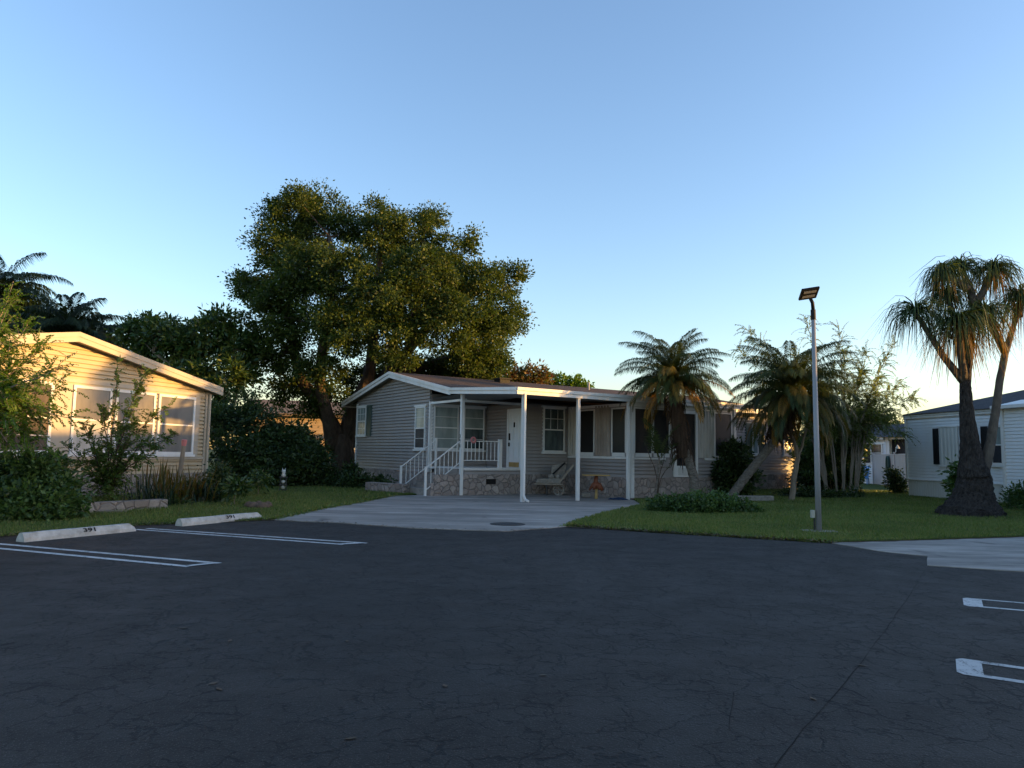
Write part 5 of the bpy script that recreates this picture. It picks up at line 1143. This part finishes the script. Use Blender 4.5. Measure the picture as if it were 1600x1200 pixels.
rough_tube([rel(1522, 745), rel(1518, 720), rel(1515, 690), rel(1511, 650), rel(1509, 615), rel(1508, 598), rel(1513, 560), rel(1518, 515), rel(1522, 478)], [ws(24), ws(17), ws(13.5), ws(10.5), ws(8.5), ws(8), ws(6.5), ws(5.5), ws(5)], 'bottle', 'trunk', 6, 18, .06)
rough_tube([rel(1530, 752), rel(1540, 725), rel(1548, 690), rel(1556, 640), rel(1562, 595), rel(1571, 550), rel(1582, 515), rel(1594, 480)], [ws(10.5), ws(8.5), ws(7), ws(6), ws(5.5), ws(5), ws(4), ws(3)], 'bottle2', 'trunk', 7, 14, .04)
heads = [((1430, 482), (1507, 598), (1475, 558), 1.12, 1.45), ((1499, 412), (1522, 478), (1515, 450), 1.0, 1.5), ((1472, 420), (1512, 452), (1495, 440), .8, 1.4), ((1553, 415), (1522, 478), (1540, 450), .95, 1.5), ((1496, 495), (1507, 598), (1500, 545), 1.25, 1.6), ((1480, 455), (1510, 540), (1492, 500), .9, 1.4), ((1538, 482), (1571, 550), (1552, 515), .95, 1.3), ((1596, 458), (1590, 495), (1594, 475), 1.05, 1.5)]
for i, (hp2, fk, md, sc_, dr_) in enumerate(heads):
    dd = [0, .4, 0, .2, -.55, .3, -.3, 0, .1][i]; rg = rnd(200 + i)
    b = MB(); b.tube([rel(*fk), rel(md[0], md[1], dd * .5), rel(hp2[0], hp2[1] + 6, dd)], [ws(6.5), ws(5), ws(3.5)], 10); b.build('branch', M['bottle2'], pt, True)
    c = rel(hp2[0], hp2[1], dd); 
    for nm, cnt, mat, e0, e1, l0, l1, zo in (('leaf_head', 270, 'strap', 1.52, -.1, .6, 1.75, 0.0), ('dry_leaves', 85 if i in (3, 4, 6, 7) else 20, 'strapdry', .1, -.8, 1.0, 1.7, -.15)):
        V = []
        for k in range(cnt):
            az = rg.random() * 2 * math.pi; el = e0 + (e1 - e0) * rg.random() ** .8; ln = rg.uniform(l0, l1) * sc_ * .95; nseg = 7; p = c + np.array([math.cos(az), math.sin(az), 0]) * .04 + np.array([0, 0, zo - .16 * rg.random()]); wd = .034
            side = np.array([-math.sin(az), math.cos(az), 0.0]); side = unit(side + rg.normal(size=3) * .4); dr2 = (el + 1.5) * rg.uniform(.7, 1.0)
            for s_ in range(nseg):
                f = (s_ + .5) / nseg; e_ = el - dr2 * min(1, (f * 2.0) ** 1.15); d = np.array([math.cos(az) * math.cos(e_), math.sin(az) * math.cos(e_), math.sin(e_)]); p2 = p + d * ln / nseg
                wa = wd * (1 - .85 * s_ / nseg); wb2 = wd * (1 - .85 * (s_ + 1) / nseg); V += [p - side * wa / 2, p + side * wa / 2, p2 + side * wb2 / 2, p2 - side * wb2 / 2]; p = p2
        quads(nm, np.array(V), M[mat], pt)
# soil ring at its foot
b = MB(); rg = rnd(7); n = 40; b.add([(pbase[0] + (1.12 + .08 * rg.normal()) * math.cos(2 * math.pi * k / n), pbase[1] - .1 + (.95 + .08 * rg.normal()) * math.sin(2 * math.pi * k / n), .036) for k in range(n)], [tuple(range(n))]); struct(b.build('soil', M['soil']))

# ------------------------------------------------------------------ sword-leaved and bromeliad clumps by the cream home
def swords(name, label, base, n, hmin, hmax, wd, mat, seed, spread=.35, lean=.55, cat='plant'):
    rg = rnd(seed); base = np.array(base, float); t = thing(name, label, cat, tuple(base)); V = []
    for k in range(n):
        az = rg.random() * 2 * math.pi; p = np.array([rg.normal() * spread, rg.normal() * spread * .5, 0.0]); ln = rg.uniform(hmin, hmax); el = math.pi / 2 - abs(rg.normal()) * lean; side = np.array([-math.sin(az), math.cos(az), 0]); ns = 5
        for s_ in range(ns):
            e_ = el - .8 * lean * ((s_ + .5) / ns) ** 1.6; d = np.array([math.cos(az) * math.cos(e_), math.sin(az) * math.cos(e_), math.sin(e_)]); p2 = p + d * ln / ns; g = lambda f: wd * (1 - f ** 2.2) * .5
            V += [p - side * g(s_ / ns), p + side * g(s_ / ns), p2 + side * g((s_ + 1) / ns), p2 - side * g((s_ + 1) / ns)]; p = p2
    quads('leaves', np.array(V), M[mat], t); b = MB(); b.lathe((0, 0, 0), [(.1, 0), (.09, .08), (.02, .14)], 8); b.build('root_crown', M['bark2'], t); return t
for i, (px, py, dp, n, h0, h1, wd, mat, lab, ln) in enumerate(((235, 790, 18.3, 70, .6, 1.0, .035, 'sword', 'dark sword-leaved clump at the left of the stake', .6), (215, 792, 18.0, 40, .5, .8, .035, 'sword', 'smaller dark sword-leaved clump nearest the slender tree', .8), (262, 785, 19.2, 46, .7, 1.05, .06, 'brom', 'upright yellow bromeliad clump just left of the stake', .3), (238, 782, 19.6, 26, .95, 1.25, .06, 'brom', 'tallest yellow bromeliad spikes before the shaded window', .18), (300, 782, 20.0, 60, .7, 1.1, .055, 'brom', 'arching yellow-orange bromeliad clump right of the stake', .55), (318, 790, 20.0, 60, .4, .75, .04, 'sword', 'low spiky dark clump under the arching bromeliads', .7))):
    q = Y(px, py, dp); swords('sword_plant', lab, (q[0], q[1], .03), n, h0, h1, wd, mat, 300 + i, .28, ln)
for lst, dp, lab, seed, n in (([(310, 770, 24, 0), (335, 760, 22, .3), (330, 785, 20, -.2), (345, 740, 14, .4), (300, 790, 14, -.4)], 20.4, 'twiggy mixed bush right of the stake at the lawn edge', 111, 5200), ([(270, 795, 16, 0), (285, 800, 12, 0), (255, 800, 12, 0)], 18.6, 'low green plant in front of the leaning stake', 112, 2600)):
    bs = blobs_px(lst, dp); base = np.array([*np.mean([c for c, r in bs], 0)[:2], .03]); bushy('bush', lab, 'bush', base, bs, [([base, c], [.018, .01]) for c, r in bs], 'shrub', n, .095, .045, seed, 'bark2', None, 40, .2, 26, .3, 'stem', .008, leafname='foliage')
for px, py, dp, lab, seed, h in ((403, 776, 24.5, 'small bright green sapling left of the lantern', 121, .55), (366, 790, 20.0, 'tiny pale green sapling on a thin stem beside the bush', 122, .5)):
    q = G(px, py); c = np.array([q[0], q[1], h]); bushy('sapling', lab, 'sapling', (q[0], q[1], .03), [(c, .26), (c + np.array([.2, 0, -.06]), .16)], [([np.array([q[0], q[1], .03]), c], [.014, .008])], 'mango', 420, .15, .06, seed, 'bark2', None, 10, .2, 20, .2, 'stem', .006, leafname='foliage')

# ------------------------------------------------------------------ grass blades and leaf litter
def in_poly(pts, x, y):
    inside = np.zeros(len(x), bool); n = len(pts); j = n - 1
    for i in range(n):
        xi, yi = pts[i]; xj, yj = pts[j]; c = ((yi > y) != (yj > y)) & (x < (xj - xi) * (y - yi) / (yj - yi + 1e-12) + xi); inside ^= c; j = i
    return inside
def blades(name, poly, n, seed, y1, h=(.03, .065), wd=.010):
    rg = rnd(seed); P = np.array(poly); x0, x1 = max(P[:, 0].min(), -17), min(P[:, 0].max(), 21); y0 = max(P[:, 1].min(), 6)
    t = rg.random(n * 6); y = y0 * (y1 / y0) ** t; x = (rg.random(n * 6) * 2 - 1) * y * .78; ok = (x > x0) & (x < x1) & in_poly(poly, x, y); x, y = x[ok][:n], y[ok][:n]; m = len(x)
    az = rg.random(m) * 2 * np.pi; lean = rg.random(m) * .9; hh = rg.uniform(h[0], h[1], m) * (1 + .3 * np.sin(x * 1.7 + y * .9)) * (.7 + .02 * y); w_ = wd * (.5 + y / 22)
    base = np.stack([x, y, np.full(m, .028)], 1); d = np.stack([np.cos(az) * lean * hh, np.sin(az) * lean * hh, hh], 1); s_ = np.stack([-np.sin(az) * w_, np.cos(az) * w_, np.zeros(m)], 1)
    V = np.stack([base - s_ / 2, base + s_ / 2, base + d * .6 + s_ * .35, base + d], 1).reshape(-1, 3); return stuff(quads(name, V, M['blade']))
blades('lawn_grass', LAWN_R, 150000, 131, 34); blades('lawn_grass', LAWN_L, 80000, 132, 30)
def edge_fringe(pts, n, seed, mat, name, hw, zr, L_, flat):
    rg = rnd(seed); P = np.array(pts); seg = np.linalg.norm(np.diff(P, axis=0), axis=1); cs = np.concatenate([[0], np.cumsum(seg)]); s_ = rg.random(n) * cs[-1]; x = np.interp(s_, cs, P[:, 0]) + rg.normal(size=n) * hw; y = np.interp(s_, cs, P[:, 1]) + rg.normal(size=n) * hw
    B_ = np.stack([x, y, rg.uniform(zr[0], zr[1], n)], 1); D = unit(rg.normal(size=(n, 3)) * np.array([1, 1, flat])); N = unit(rg.normal(size=(n, 3)) * .3 + np.array([0, 0, 1.0])); l_ = L_ * rg.uniform(.5, 1.3, n)
    return stuff(leaf_obj(name, B_, D, N, l_, l_ * .45, M[mat]))
edge_fringe(RIGHT_EDGE, 5200, 141, 'litter', 'leaf_litter', .06, (.012, .04), .045, .2); edge_fringe(LEFT_EDGE, 3500, 142, 'litter', 'leaf_litter', .07, (.012, .04), .045, .2)
edge_fringe(RIGHT_EDGE, 6000, 143, 'blade', 'lawn_grass', .05, (.0, .03), .07, .6); edge_fringe(LEFT_EDGE, 4000, 144, 'blade', 'lawn_grass', .05, (.0, .03), .07, .6); edge_fringe(DR_RIGHT, 3500, 145, 'blade', 'lawn_grass', .05, (.0, .03), .07, .6); edge_fringe(DR_LEFT, 3500, 146, 'blade', 'lawn_grass', .06, (.0, .03), .08, .6)
edge_fringe(DRIVE_FRONT, 500, 147, 'litter', 'leaf_litter', .08, (.014, .02), .04, .1)
rg = rnd(150); 
for i, (px, py) in enumerate(((278, 982), (362, 1000), (342, 1066), (542, 1001), (697, 1075), (560, 1153), (338, 1075), (660, 840), (1229, 926), (1337, 1039), (855, 1055), (1265, 1090))):
    q = G(px, py); az = rg.random() * 6; P = np.array([[q[0], q[1], .006]]); o = leaf_obj('fallen_leaf', P, np.array([[math.cos(az), math.sin(az), .12]]), np.array([[.1, .1, 1.0]]), .085 * rg.uniform(.6, 1.2), .035, M['litter'])
    tag(o, 'single dry brown leaf lying on the open asphalt', 'leaf', 'dry leaves scattered on the asphalt')
